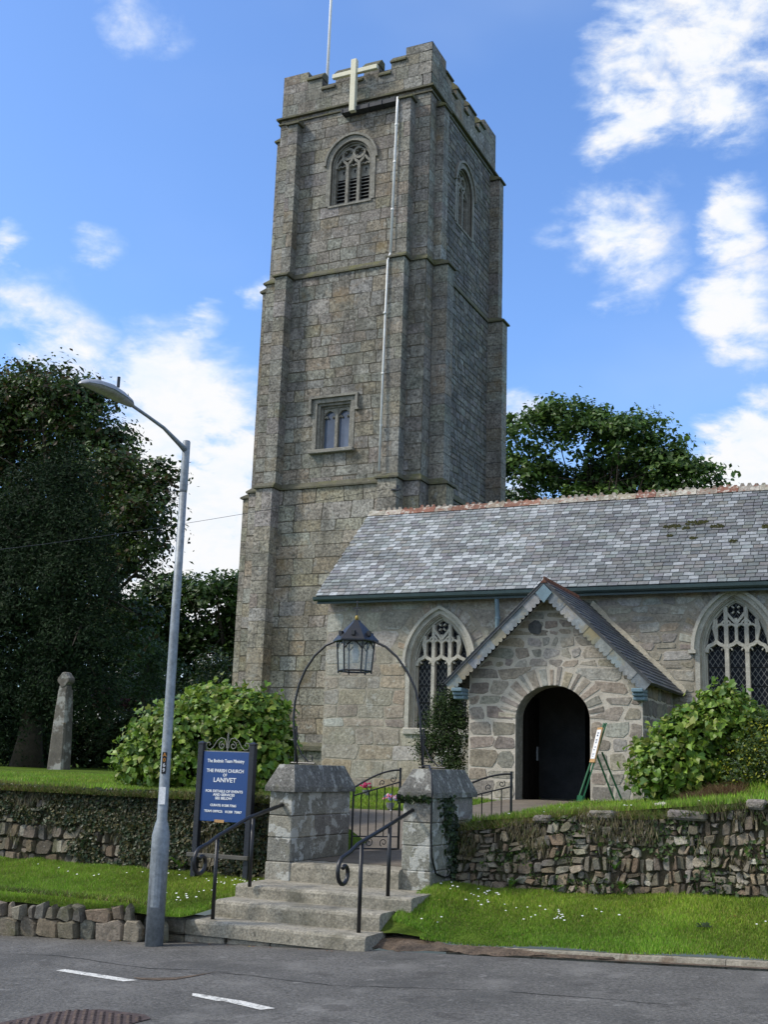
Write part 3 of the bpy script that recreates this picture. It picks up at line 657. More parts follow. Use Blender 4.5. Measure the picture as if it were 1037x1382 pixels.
for k, (z0, z1, xw, yf) in enumerate(ST):
    F_ = front(yf); pal = PTL if k == 0 else PT
    holes = []; hf = []; brk = []
    if k == 1: holes = [[(-15.4, 10.5), (-14.16, 10.5), (-14.16, 12.0), (-15.4, 12.0)]]; hf = [lowh]; brk = [10.46, 12.05]
    if k == 2: holes = [[(BEL['cx']-.65, BEL['sill']), (BEL['cx']+.65, BEL['sill'])]+arch_pts(BEL['cx'], BEL['zs'], 1.3, .70)[::-1]]; hf = [bh2]; brk = [BEL['sill']]
    poly_backing(bk, F_, [(xw, z0), (XE, z0), (XE, z1), (xw, z1)], holes, mc, 0, .5)
    stonework(b, F_, z0, z1, lambda z, xw=xw: (xw, XE), hf, (.25, .46) if k else (.32, .48), .55 if k else .75, pal, r, .020, .006, .004, .07, .012, brk, vcol=.08)
    eholes = []; ef = []; eb = []
    if k == 2: eholes = [[(30.85-.65, 18.1), (30.85+.65, 18.1)]+arch_pts(30.85, 19.45, 1.3, .70)[::-1]]; ef = [eh2]; eb = [18.1]
    poly_backing(bk, east(XE), [(yf, z0), (YR, z0), (YR, z1), (yf, z1)], eholes, mc, 0, .5)
    # quoin strip on the corner then rubble
    stonework(b, east(XE), z0, z1, lambda z, yf=yf: (yf, yf+.5), [], (.3, .42), .5, PT, r, .014, .005, .004, .07, .006)
    bb = MB()
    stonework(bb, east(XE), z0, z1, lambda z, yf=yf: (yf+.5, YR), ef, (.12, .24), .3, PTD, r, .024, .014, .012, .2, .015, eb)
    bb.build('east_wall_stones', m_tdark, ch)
    bk.box(xw+.001, xw+.3, yf+.001, YR, z0, z1-.001, mc)
    stonework(b, west(xw), z0, z1, lambda z, yf=yf: (yf, YR), [], (.3, .42), .6, PT, r, .022, .016, .012, .1, .008)
    bk.box(xw+.3, XE-.001, YR-.3, YR, z0, z1-.001, mc)
    bk.box(xw+.31, XE-.31, yf+.6, YR-.31, z1-.06, z1-.002, mc)
b.build('tower_stones', m_tower, ch); bk.build('tower_wall', m_mort_t, ch)
# buttresses: three stages each with weathered set-offs
def buttress(stages, axis, cap=True):
    """stages: (x0,x1,y0,y1,z0,z1); axis: the side it projects to"""
    b = MB(); r = random.Random(int(abs(stages[0][0]*77)+stages[0][2]*13)); ws = []
    for i, (x0, x1, y0, y1, z0, z1) in enumerate(stages):
        z = z0+(.16 if i else 0)
        while z < z1-.02:
            h = r.uniform(.32, .5)
            if z1-(z+h) < .2: h = z1-z
            pal = PTL if i == 0 else PT
            if r.random() < .3:
                if axis in 'f': xm = x0+(x1-x0)*r.uniform(.35, .65); spl = [(x0, xm, y0, y1), (xm, x1, y0, y1)]
                else: ym = y0+(y1-y0)*r.uniform(.35, .65); spl = [(x0, x1, y0, ym), (x0, x1, ym, y1)]
            else: spl = [(x0, x1, y0, y1)]
            for (a, c_, d, e) in spl:
                b.cbox(a+.003, c_-.003, d, e, z+.004, z+h-.004, .006, pick(pal, r, .06), jit=.0025, rng=r)
            z += h
        nx = stages[i+1] if i+1 < len(stages) else None
        o = .065
        if nx: up = nx; zt = z1+.17
        else:
            zt = z1+.24
            up = (x0, x1, y1-.02, y1, 0, 0) if axis == 'f' else ((x0, x0+.02, y0, y1, 0, 0) if axis == 'e' else (x1-.02, x1, y0, y1, 0, 0))
        L = [x0-o, x1+o, y0-o, y1+o]
        if axis == 'f': L[3] = y1
        if axis == 'e': L[0] = x0
        if axis == 'w': L[1] = x1
        lo = [(L[0], L[2], z1), (L[1], L[2], z1), (L[1], L[3], z1), (L[0], L[3], z1)]; mi = [(p[0], p[1], z1+.05) for p in lo]
        tp = [(up[0], up[2], zt), (up[1], up[2], zt), (up[1], up[3], zt), (up[0], up[3], zt)]
        s = MB(); ws.append(s); s.add(lo+mi+tp, [(3, 2, 1, 0)]+[(i_, (i_+1) % 4, 4+(i_+1) % 4, 4+i_) for i_ in range(4)]+[(4+i_, 4+(i_+1) % 4, 8+(i_+1) % 4, 8+i_) for i_ in range(4)]+[(8, 9, 10, 11)])
    o = b.build('buttress', m_tower, ch); [q.build('weathering', m_string, o) for q in ws]; return o
YB = 28.02
zz = ((GZ, 9.40), (9.40, 15.92), (15.92, 20.98))
def stg(xs_, ys_): return [(xs_[i][0], xs_[i][1], ys_[i][0], ys_[i][1], zz[i][0], zz[i][1]) for i in range(3)]
buttress(stg([(-13.08, -12.5), (-13.04, -12.53), (-12.88, -12.51)], [(27.45, YB), (27.58, YB), (27.65, YB)]), 'f')
buttress(stg([(-16.94, -16.40), (-16.76, -16.36), (-16.66, -16.33)], [(27.48, YB), (27.56, YB), (27.68, YB)]), 'f')
buttress(stg([(XE-.02, -11.48), (XE-.02, -11.57), (XE-.02, -11.77)], [(28.53, 29.08), (28.5, 29.0), (28.45, 28.87)]), 'e')
buttress(stg([(XE-.02, -11.42), (XE-.02, -11.5), (XE-.02, -11.68)], [(33.1, 33.65), (33.15, 33.62), (33.2, 33.6)]), 'e')
buttress(stg([(-18.02, -17.43), (-17.74, -17.28), (-17.5, -17.1)], [(28.53, 29.08), (28.5, 29.0), (28.45, 28.87)]), 'w')
buttress(stg([(-18.02, -17.43), (-17.74, -17.28), (-17.5, -17.1)], [(33.1, 33.65), (33.15, 33.62), (33.2, 33.6)]), 'w')
# string courses: sloped bands round the body
def band(z, h, lo, up, name='string_course', m=m_string, fl=.05):
    """lo/up: (x0,x1,y0,y1) footprints"""
    s = MB(); L = [(lo[0], lo[2], z), (lo[1], lo[2], z), (lo[1], lo[3], z), (lo[0], lo[3], z)]
    M_ = [(p[0], p[1], z+fl) for p in L]; T = [(up[0], up[2], z+h), (up[1], up[2], z+h), (up[1], up[3], z+h), (up[0], up[3], z+h)]
    s.add(L+M_+T, [(3, 2, 1, 0)]+[(i, (i+1) % 4, 4+(i+1) % 4, 4+i) for i in range(4)]+[(4+i, 4+(i+1) % 4, 8+(i+1) % 4, 8+i) for i in range(4)]+[(8, 9, 10, 11)])
    return s.build(name, m, ch)
band(9.40, .2, (-17.52, XE+.06, 27.86, YR+.06), (-17.3, XE, 27.965, YR))
band(15.91, .2, (-17.37, XE+.06, 27.9, YR+.06), (-17.12, XE, 28.0, YR))
band(21.24, .07, (-17.18, XE+.05, 27.94, YR+.05), (-17.14, XE+.02, 27.98, YR+.02), fl=.04)
band(21.40, .12, (-17.24, XE+.11, 27.89, YR+.11), (-17.1, XE, 28.0, YR), fl=.06)
band(2.1, .22, (-17.6, XE, 27.78, YR), (-17.45, XE, 27.93, YR), fl=.12)
# parapet with crenels
def parapet():
    b = MB(); r = random.Random(5); caps = []
    x0, x1, y0, y1 = -17.1, XE, 28.0, YR; th = .34
    def side(P, u0, u1, segs):
        # body courses
        b.col = (.2, .19, .16)
        def boxp(a, c_, z0, z1, ins=.0):
            p = [P(a, z0, -ins), P(c_, z0, -ins), P(c_, z1, -ins), P(a, z1, -ins)]; q = [P(a, z0, -th), P(c_, z0, -th), P(c_, z1, -th), P(a, z1, -th)]
            b.add(p+q, [(0, 1, 2, 3), (7, 6, 5, 4), (0, 4, 5, 1), (1, 5, 6, 2), (2, 6, 7, 3), (3, 7, 4, 0)], (.115, .11, .095))
        boxp(u0, u1, 21.5, 22.3)
        for (a, c_, zt) in segs: boxp(a, c_, 22.3, zt)
        def hole(z):
            return None
        stonework(b, P, 21.5, 22.3, lambda z: (u0, u1), [], (.3, .4), .5, PT, r, .016, .005, .004, .07, .008, vcol=.07)
        for (a, c_, zt) in segs:
            stonework(b, P, 22.3, zt, lambda z, a=a, c_=c_: (a, c_), [], (.3, .4), .5, PT, r, .014, .005, .004, .07, .008, vcol=.07)
    def coping(P, a, c_, z, o=.07):
        # slanted coping shedding outward
        v = [P(a-.02, z-.15, o), P(c_+.02, z-.15, o), P(c_+.02, z-.15, -th), P(a-.02, z-.15, -th), P(a-.02, z-.10, o), P(c_+.02, z-.10, o), P(c_+.02, z+.12, -.13), P(a-.02, z+.12, -.13), P(c_+.02, z+.1, -th), P(a-.02, z+.1, -th)]
        cap = MB(); caps.append(cap); cap.add(v, [(0, 1, 5, 4), (4, 5, 6, 7), (7, 6, 8, 9), (1, 2, 8, 6, 5), (3, 0, 4, 7, 9), (2, 3, 9, 8), (3, 2, 1, 0)])
    F_ = front(28.0); E_ = east(XE)
    segs = [(x0, -16.22, 22.93), (-16.22, -15.72, 22.74), (-15.25, -14.68, 22.7), (-14.28, -13.76, 22.7), (-13.36, -12.88, 22.66), (-12.88, x1, 22.93)]
    side(F_, x0, x1, segs)
    for (a, c_, z) in segs[1:-1]: coping(F_, a, c_, z)
    for (a, c_) in ((-15.72, -15.25), (-14.68, -14.28), (-13.76, -13.36)): coping(F_, a+.02, c_-.02, 22.3)
    es = [(y0, 29.1, 22.93), (29.1, 29.6, 22.68), (30.0, 30.65, 22.68), (31.0, 31.65, 22.68), (32.05, 32.55, 22.68), (32.55, y1, 22.93)]
    side(E_, y0, y1, es)
    for (a, c_, z) in es[1:-1]: coping(E_, a, c_, z)
    for (a, c_) in ((29.6, 30.0), (30.65, 31.0), (31.65, 32.05)): coping(E_, a+.02, c_-.02, 22.3)
    for (X0, X1, Y0, Y1) in ((x0, x0+th, y0+th, y1), (x0+th, x1-th, y1-th, y1)): b.box(X0, X1, Y0, Y1, 21.5, 22.45, (.15, .145, .125))
    for (X0, X1, Y0, Y1) in ((x0+.001, x0+.9, y1-.33, y1-.001), (x0+.001, x0+.33, y1-1., y1-.34)): b.box(X0, X1, Y0, Y1, 22.46, 22.93, (.15, .145, .125))
    b.box(x0+.34, x1-.34, y0+.34, y1-.34, 21.42, 21.6, (.06, .06, .06))
    o = b.build('parapet', m_tower, ch); [q.build('coping', m_string, o) for q in caps]
parapet()
# belfry windows
def belfry(P, cx, zs, sill, label):
    w_, rise = 1.3, .70
    fr = MB()
    steps = ((.17, .02, .03, 0), (.06, -.03, -.05, 0), (-.0, -.08, -.12, 0))
    for (dout, din, dep, _) in steps:
        ring(fr, P, jambed(cx, zs, w_, rise, sill, din), jambed(cx, zs, w_, rise, sill, dout), dep, dep-.3, (.3, .3, .3))
    o = fr.build('belfry_window', m_dress_t, ch, label=label)
    h = MB(); a0, a1 = arch_pts(cx, zs, w_, rise, .18), arch_pts(cx, zs, w_, rise, .25)
    ring(h, P, a0, a1, .09, 0, None); h.build('hood_mould', m_dress_t, o)
    sl_ = MB(); s0 = [P(cx-.72, sill-.07, .04), P(cx+.72, sill-.07, .04), P(cx+.72, sill-.07, -.4), P(cx-.72, sill-.07, -.4), P(cx-.72, sill-.01, .04), P(cx+.72, sill-.01, .04), P(cx+.72, sill+.06, -.4), P(cx-.72, sill+.06, -.4)]
    sl_.hexa(s0); sl_.build('sill', m_dress_t, o)
    tr = MB(); lw_ = 1.14/3; d0, d1 = -.12, -.34; x0 = cx-.57
    mz = zs-.02
    for k in (1, 2): polybar(tr, P, [(x0+lw_*k, sill), (x0+lw_*k, mz+.10)], .045, d0, d1, None)
    for k in range(3):
        c = x0+lw_*(k+.5); pts = [(c-lw_*.5, mz-.02), (c-lw_*.42, mz+.08), (c-lw_*.2, mz+.16), (c, mz+.27), (c+lw_*.2, mz+.16), (c+lw_*.42, mz+.08), (c+lw_*.5, mz-.02)]; polybar(tr, P, pts, .04, d0, d1, None)
        for s_ in (-1, 1): polybar(tr, P, [(c+s_*lw_*.40, mz+.0), (c+s_*lw_*.16, mz+.05), (c+s_*lw_*.02, mz-.0)], .018, d0-.04, d1, None)
    for s_ in (-1, 1):
        polybar(tr, P, [(cx+s_*.19+.185*math.cos(a*PI/7), mz+.40+.17*math.sin(a*PI/7)) for a in range(15)], .038, d0, d1, None)
        for a in range(4):
            th = PI/4+a*PI/2; polybar(tr, P, [(cx+s_*.19+.17*math.cos(th), mz+.40+.16*math.sin(th)), (cx+s_*.19+.09*math.cos(th), mz+.40+.085*math.sin(th))], .022, d0-.03, d1, None)
    tr.build('tracery', m_dress_t, o)
    inf = MB(); pts = [(cx-.56, mz-.36), (cx+.56, mz-.36)]+[(x, z) for x, z in arch_pts(cx, zs, 1.14, .63)[::-1]]
    inf.add([P(x, z, -.27) for x, z in pts], [tuple(range(len(pts)))]); inf.build('stone_infill', m_infill, o)
    for k in range(3):
        c = x0+lw_*(k+.5); dk = MB()
        dk.add([P(c-.018, mz-.2, -.265), P(c+.018, mz-.2, -.265), P(c+.018, mz-.08, -.265), P(c-.018, mz-.08, -.265)], [(0, 1, 2, 3)])
        dk.add([P(c-.04, mz-.13, -.264), P(c+.04, mz-.13, -.264), P(c+.04, mz-.105, -.264), P(c-.04, mz-.105, -.264)], [(0, 1, 2, 3)])
        dk.build('vent_slit', m_dark, o)
    for k in range(3):
        lv = MB(); a, c_ = x0+lw_*k+.02, x0+lw_*(k+1)-.02; z = sill+.02
        sb_ = MB()
        while z < mz-.38:
            v = [P(a, z, -.2), P(c_, z, -.2), P(c_, z+.05, -.27), P(a, z+.05, -.27), P(a, z+.02, -.2), P(c_, z+.02, -.2), P(c_, z+.07, -.27), P(a, z+.07, -.27)]
            lv.hexa(v); z += .115
        sb_.add([P(a, sill, -.28), P(c_, sill, -.28), P(c_, mz-.3, -.28), P(a, mz-.3, -.28)], [(0, 1, 2, 3)]); sb_.build('louvre_dark_sheet', m_dark, o)  # black sheet painted as the shade behind the slats
        lv.build('louvre', m_slat, o)
belfry(front(28.0), BEL['cx'], BEL['zs'], BEL['sill'], 'front belfry window with slate louvres')
belfry(east(XE), 30.85, 19.45, 18.1, 'side belfry window in shade')
# low two-light square headed window
P = front(27.965); fr = MB(); z0, z1 = 10.5, 12.0; xa, xb = -15.4, -14.16
def rect(i, zb=None): return [(xa+i, (z0 if zb is None else zb)), (xa+i, z1-i), (xb-i, z1-i), (xb-i, (z0 if zb is None else zb))]
for (o0, o1, dep) in ((-.05, .07, .02), (.06, .14, -.06), (.13, .19, -.15)): ring(fr, P, rect(o1), rect(o0), dep, dep-.25, None)
lw_o = fr.build('tower_window', m_dress_t, ch, label='square headed two light window of the tower')
h = MB(); ring(h, P, [(xa-.09, z1-.33), (xa-.09, z1+.06), (xb+.09, z1+.06), (xb+.09, z1-.33)], [(xa-.16, z1-.33), (xa-.16, z1+.13), (xb+.16, z1+.13), (xb+.16, z1-.33)], .1, 0, None)
h.box(xa-.2, xa-.08, 27.86, 27.965, z1-.39, z1-.33); h.box(xb+.08, xb+.2, 27.86, 27.965, z1-.39, z1-.33); h.build('label_mould', m_dress_t, lw_o)
tr = MB(); cx = (xa+xb)/2; polybar(tr, P, [(cx, z0), (cx, z1-.15)], .045, -.17, -.33, None)
for s_ in (-1, 1):
    c = cx+s_*.235
    # spandrel with arched head
    ap = arch_pts(c, z1-.47, .37, .21, 0, 5); top = [(x, z1-.17) for x, z in ap]
    tr.add([P(*p, -.2) for p in ap]+[P(*p, -.2) for p in top]+[P(*p, -.33) for p in ap], [(i, i+1, len(ap)+i+1, len(ap)+i) for i in range(len(ap)-1)]+[(i, i+1, 2*len(ap)+i+1, 2*len(ap)+i) for i in range(len(ap)-1)])
    for q in (-1, 1): polybar(tr, P, [(c+q*.19, z1-.46), (c+q*.10, z1-.42), (c+q*.08, z1-.48)], .02, -.21, -.3, None)
tr.build('mullion', m_dress_t, lw_o)
for s_ in (-1, 1):
    g_ = MB(); g_.add([P(cx+s_*.235-.19, z0, -.29), P(cx+s_*.235+.19, z0, -.29+s_*.0), P(cx+s_*.235+.19, z1-.16, -.30), P(cx+s_*.235-.19, z1-.16, -.30)], [(0, 1, 2, 3)]); g_.build('pane', m_glassb, lw_o)
one('sill', m_dress_t, lw_o, lambda b: b.cbox(xa-.1, xb+.1, 27.8, 28.1, z0-.1, z0+.01, .015))
# cross, gutter box, pipe, flagpole, cable bracket
cr = MB(); cr.cbox(-14.55, -14.365, 27.62, 27.78, 20.97, 22.72, .012); o = cr.build('wooden_cross', m_cream, ch)
c2 = MB(); c2.cbox(-15.2, -14.552, 27.66, 27.78, 22.24, 22.39, .012); c2.cbox(-14.363, -13.68, 27.66, 27.78, 22.24, 22.39, .012); c2.build('cross_arm', m_cream, o)
gx = MB(); gx.box(-14.83, -13.03, 27.72, 27.98, 21.02, 21.15); 
for k in range(5): gx.box(-14.85+k*.44, -14.82+k*.44, 27.70, 27.985, 21.005, 21.165)
gx.build('gutter_box', m_louvre, ch)
def dp(x, z): return None
pp = MB(); pp.tube([(-12.93, 27.62, 21.05), (-12.93, 27.6, 20.6), (-12.985, 27.6, 16.1)], .040)
pp.tube([(-12.985, 27.6, 16.1), (-13.03, 27.53, 15.85), (-13.05, 27.52, 13.85), (-13.04, 27.45, 9.62)], .030)
for z in (20.1, 18.9, 17.4): pp.tube([(-12.93-(20.6-z)*.0124, 27.6, z), (-12.93-(20.6-z)*.0124, 27.6, z+.07)], .050)
for z in (14.2, 12.4, 10.9): pp.tube([(-13.048, 27.49, z), (-13.048, 27.49, z+.05)], .042)
pp.build('drainpipe', m_pipe, ch, True)
fp = MB(); fp.tube([(-16.55, 29.8, 21.5), (-16.55, 29.8, 31)], [.055, .035], 10); fp.tube([(-16.55, 29.8, 21.9), (-16.55, 29.8, 22.0)], .08, 10); fp.build('flagpole', m_pipe, ch, True)
bk_ = MB(); bk_.box(-12.62, -12.36, 27.36, 27.44, 9.02, 9.06); bk_.tube([(-12.45, 27.4, 9.0), (-12.45, 27.4, 9.16)], .04); bk_.build('cable_bracket', m_iron, ch)

# ------------------------------------------------------------------ nave
NX0, NX1, NY = -11.93, 9.0, 22.7; EZ = 5.40
PN = [(.33, .295, .235), (.29, .26, .21), (.36, .335, .28), (.31, .285, .245), (.27, .245, .205), (.34, .28, .21), (.38, .365, .325)]
WIN = [(-9.2, 2.56), (-3.115, 2.75), (3.4, 2.75)]; WW, WR = 1.30, 1.02
def wspring(cx): return 3.92 if cx < -5 else 4.14
b = MB(); bk = MB(); F_ = front(NY); r = random.Random(31)
hl = []; hfs = []; brk = []
for cx, sill in WIN:
    zs = wspring(cx); hl.append([(cx-.65, sill), (cx+.65, sill)]+arch_pts(cx, zs, WW, WR)[::-1])
    def hh(z, cx=cx, sill=sill, zs=zs):
        if z < zs: return arch_hole(cx, zs, WW, WR, sill, 0, .13)(z)
        return arch_hole(cx, zs, WW, WR, sill, .46)(z)
    hfs.append(hh); brk += [sill, zs]
poly_backing(bk, F_, [(NX0, GZ-.3), (NX1, GZ-.3), (NX1, EZ), (NX0, EZ)], hl, None, 0, .5)
bk.box(NX0+.001, NX0+.5, NY+.001, NY+5.3, GZ-.3, EZ); bk.box(NX0+.001, NX1, NY+5, NY+5.3, GZ-.3, EZ)
bk.add([(NX0, NY, EZ), (NX0, 24.97, 7.75), (NX0, 27.6, EZ)], [(0, 1, 2)])
stonework(b, west(NX0), GZ-.2, 7.6, lambda z: (NY, NY+5.3) if z < EZ else (NY+(z-EZ)*1.08, NY+5.0-(z-EZ)*1.08), [], (.22, .36), .45, PN, r, .03, .016, .015, .15, .012)
stonework(b, F_, GZ-.2, 2.75, lambda z: (NX0, NX1), [hfs[0], hfs[1], hfs[2]], (.28, .42), .6, PN, r, .026, .007, .010, .16, .018, brk, vcol=.09)
# west part in bigger blocks, east part in thinner rubble
def lim(a, c_): return lambda z: (a, c_)
stonework(b, F_, 2.75, EZ, lim(NX0, -7.4), [hfs[0]], (.26, .40), .5, PN, r, .026, .007, .010, .16, .018, [wspring(-9)], vcol=.09)
stonework(b, F_, 2.75, EZ, lim(-7.4, NX1), [hfs[1], hfs[2]], (.13, .25), .38, PN, r, .034, .010, .014, .28, .022, [wspring(0)], vcol=.10)
for cx, sill in WIN: voussoirs(b, F_, cx, wspring(cx), WW, WR, .13, .45, 19, PN, r, .010, .035, 0, .012, .3)
b.build('nave_stones', m_nave, ch); bk.build('nave_wall', m_mort_n, ch)
for wi, (cx, sill) in enumerate(WIN):
    zs = wspring(cx); fr = MB()
    for (dout, din, dep) in ((.12, .03, .025), (.04, -.02, -.04), (-.01, -.06, -.10), (-.05, -.085, -.16)):
        ring(fr, F_, jambed(cx, zs, WW, WR, sill, din), jambed(cx, zs, WW, WR, sill, dout), dep, dep-.25, None)
    o = fr.build('nave_window', m_dress, ch, label=('left pointed window with leaded lights', 'right pointed window with leaded lights', None)[wi] or 'pointed window further along the nave')
    h = MB(); ring(h, F_, arch_pts(cx, zs, WW, WR, .12), arch_pts(cx, zs, WW, WR, .185), .10, 0, None)
    for s_ in (-1, 1): h.box(cx+s_*.81-.07, cx+s_*.81+.07, NY-.12, NY, zs-.07, zs+.0)
    h.build('hood_mould', m_dress, o)
    one('sill', m_dress, o, lambda b: b.cbox(cx-.8, cx+.8, NY-.06, NY+.3, sill-.14, sill+.005, .02))
    tr = MB(); W = WW-.17; lw_ = W/3; x0 = cx-W/2; d0, d1 = -.07, -.2
    c_ = (WR*WR-.65*.65)/WW; R_ = c_+.65-.085
    def topz(x):
        t = abs(x-cx)+c_
        return zs+math.sqrt(max(0, R_*R_-t*t)) if t < R_ else zs
    hz = zs+.0
    for k in (1, 2): polybar(tr, F_, [(x0+lw_*k, sill), (x0+lw_*k, topz(x0+lw_*k)+.03)], .038, d0, d1, None)
    for k in range(3):
        c = x0+lw_*(k+.5); pts = [(c+q*lw_, hz+v) for q, v in ((-.5, -.04), (-.47, .03), (-.36, .09), (-.18, .115), (-.06, .15), (0, .19), (.06, .15), (.18, .115), (.36, .09), (.47, .03), (.5, -.04))]; polybar(tr, F_, pts, .034, d0, d1, None)
        for q in (-1, 1):
            polybar(tr, F_, [(c+q*.15, hz+.06), (c+q*.10, hz+.035), (c+q*.085, hz+.0)], .013, d0-.03, d1, None)
        polybar(tr, F_, [(c, hz+.17), (c, min(topz(c), hz+.62))], .028, d0-.01, d1, None)
    # upper row of four small arched lights
    q4 = [x0+lw_*.5+lw_*.5*k for k in range(5)]
    h2 = hz+.40
    for k in range(4):
        c = (q4[k]+q4[k+1])/2; pts = [p for p in arch_pts(c, h2, lw_*.5, .10, 0, 4) if p[1] < topz(p[0])+.05]
        if len(pts) > 1: polybar(tr, F_, pts, .022, d0, d1, None)
    # outer slivers
    for q in (-1, 1):
        xx = cx+q*(W/2-lw_*.5); polybar(tr, F_, [(xx, hz+.2), (xx+q*.05, hz+.42), (xx+q*.02, topz(xx))], .022, d0, d1, None)
    # Y at the head with quatrefoil
    h3 = hz+.56
    for q in (-1, 1):
        polybar(tr, F_, [(cx, h3-.05), (cx+q*.10, h3+.07), (cx+q*.2, min(h3+.2, topz(cx+q*.2)+.02))], .026, d0, d1, None)
        polybar(tr, F_, [(cx+q*.19, h3-.1), (cx+q*.19, topz(cx+q*.19)+.02)], .018, d0, d1, None)
        c = cx+q*.10
        polybar(tr, F_, arch_pts(cx+q*.185, h3-.12+.05, .17, .09, 0, 4), .017, d0, d1, None)
    for a in range(4):
        th = PI/4+a*PI/2; polybar(tr, F_, [(cx+.10*math.cos(th), h3+.22+.10*math.sin(th)), (cx+.045*math.cos(th), h3+.22+.045*math.sin(th))], .014, d0-.02, d1, None)
    tr.build('tracery', m_dress, o)
    for k in range(3):
        g_ = MB(); a, e = x0+lw_*k+.01, x0+lw_*(k+1)-.01; c = (a+e)/2
        g_.add([F_(a, sill, -.22), F_(e, sill, -.22), F_(e, hz+.02, -.22), F_(c, hz+.16, -.22), F_(a, hz+.02, -.22)], [(0, 1, 2, 3, 4)]); g_.build('leaded_pane', m_leaded, o)
    g_ = MB(); pts = [(x0, hz-.02), (x0+W, hz-.02)]+arch_pts(cx, zs, W, WR-.08)[::-1]; g_.add([F_(x, z, -.235) for x, z in pts], [tuple(range(len(pts)))]); g_.build('leaded_pane', m_leaded, o)
# roof
SY, SZ = 24.97-22.36, 7.84-5.41; SL = math.hypot(SY, SZ); ux = (SY/SL, SZ/SL); nrm = (-SZ/SL, SY/SL)
def RP(x, s, d=0): return (x, 22.36+ux[0]*s+nrm[0]*d, 5.41+ux[1]*s+nrm[1]*d)
PS = [(.175, .182, .18), (.195, .205, .205), (.155, .163, .163), (.21, .222, .222), (.24, .255, .258), (.18, .18, .168), (.135, .14, .142), (.19, .195, .19)]
base = MB(); X0r, X1r = -12.06, 9.2
base.add([RP(X0r, 0, -.012), RP(X1r, 0, -.012), RP(X1r, SL, -.012), RP(X0r, SL, -.012), (X1r, 27.6, 5.4), (X0r, 27.6, 5.4)], [(0, 1, 2, 3), (3, 2, 4, 5)], (.1, .1, .1))
base.add([RP(X0r, 0, -.02), RP(X0r, SL, -.02), RP(X0r, SL, -.12), RP(X0r, 0, -.12)], [(0, 1, 2, 3)], (.1, .1, .1))
r = random.Random(41); ex = .128; n = int(SL/ex)+1; sl = MB()
from mathutils import noise as mnoise
for k in range(n):
    s0 = k*ex-.03; x = X0r-(.12 if k % 2 else 0)+r.uniform(-.02, .02)
    while x < 5.5:
        wd = r.uniform(.15, .23); xa_ = max(x, X0r-.02)
        s1 = min(s0+ex*1.25, SL); dz = r.uniform(0, .004); o_ = .012+r.uniform(0, .004); sj = s0+r.uniform(-.006, .006)
        nv = mnoise.noise(Vector((x*.8, k*.3, 3.1))); c = list(pick(PS, r, .12))
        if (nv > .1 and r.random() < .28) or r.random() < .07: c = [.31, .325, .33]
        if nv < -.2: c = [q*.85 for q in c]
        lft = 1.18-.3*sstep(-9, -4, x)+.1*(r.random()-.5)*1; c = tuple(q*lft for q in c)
        t = r.uniform(-.0015, .0015)
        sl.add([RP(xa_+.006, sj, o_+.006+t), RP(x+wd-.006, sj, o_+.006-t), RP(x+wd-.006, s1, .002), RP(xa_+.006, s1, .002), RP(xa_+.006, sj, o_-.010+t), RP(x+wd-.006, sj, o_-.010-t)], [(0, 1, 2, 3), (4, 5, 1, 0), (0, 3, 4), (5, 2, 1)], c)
        x += wd
sl.add([RP(5.4, 0, .02), RP(X1r, 0, .02), RP(X1r, SL, .02), RP(5.4, SL, .02)], [(0, 1, 2, 3)], (.2, .21, .22))
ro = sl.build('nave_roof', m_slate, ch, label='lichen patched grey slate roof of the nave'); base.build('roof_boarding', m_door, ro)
r = random.Random(8); m_rmoss = mat('roof_moss', (.05, .05, .014), var=.4, bump=.5)
for (mx_, ms, rr) in ((-4.49, 2.1, .13), (-4.05, 2.2, .12), (-3.88, 2.22, .07), (-3.57, 2.02, .09), (-4.2, 2.0, .06), (-3.2, 1.4, .05), (-4.0, 1.6, .05), (-2.6, 1.9, .07), (-4.5, 1.75, .05)):
    moss = MB()
    for q in range(int(rr*260)):
        a = r.uniform(0, 2*PI); t = rr*math.sqrt(r.random()); x, s = mx_+math.cos(a)*t*1.5, ms+math.sin(a)*t*.7; e = r.uniform(.012, .03)
        p = [RP(x-e, s-e, .02), RP(x+e, s-e, .02), RP(x+e, s+e, .02), RP(x-e, s+e, .02), RP(x, s, .02+e*1.3)]
        moss.add(p, [(0, 1, 4), (1, 2, 4), (2, 3, 4), (3, 0, 4)])
    moss.build('moss_cushion', m_rmoss, ro)
x = X0r; k = 0; r = random.Random(9); fam = []
while x < 6:
    l = .44; lichen = r.random() < .62; col = pick([(.26, .225, .18), (.32, .285, .235)], r, .15) if lichen else pick([(.20, .10, .07), (.24, .13, .09)], r)
    t = MB(); zr = 7.84; e = r.uniform(-.008, .008)
    prof = [(-.15, -.10), (-.075, -.015), (-.03, .045), (.03, .045), (.075, -.015), (.15, -.10)]
    A = [(x+.004, 24.97+p, zr+q+e) for p, q in prof]; B = [(x+l-.004, 24.97+p, zr+q+e) for p, q in prof]
    t.add(A+B, [(i, i+1, 7+i, 6+i) for i in range(5)]+[tuple(range(6))[::-1], tuple(range(6, 12))], col)
    for j in range(3):
        a = x+.02+j*l/3
        if r.random() < .88:
            hgt = r.uniform(.035, .075); t.add([(a, 24.95, zr+.04+e), (a+l/3-.03, 24.95, zr+.04+e), (a+l/3-.06, 24.95, zr+.04+hgt+e), (a+.03, 24.95, zr+.04+hgt+e), (a, 24.99, zr+.04+e), (a+l/3-.03, 24.99, zr+.04+e), (a+l/3-.06, 24.99, zr+.04+hgt+e), (a+.03, 24.99, zr+.04+hgt+e)],
                                                [(0, 1, 2, 3), (7, 6, 5, 4), (0, 3, 7, 4), (1, 5, 6, 2), (3, 2, 6, 7)], col)
    t.build('ridge_tile', m_terra, ro); x += l; k += 1
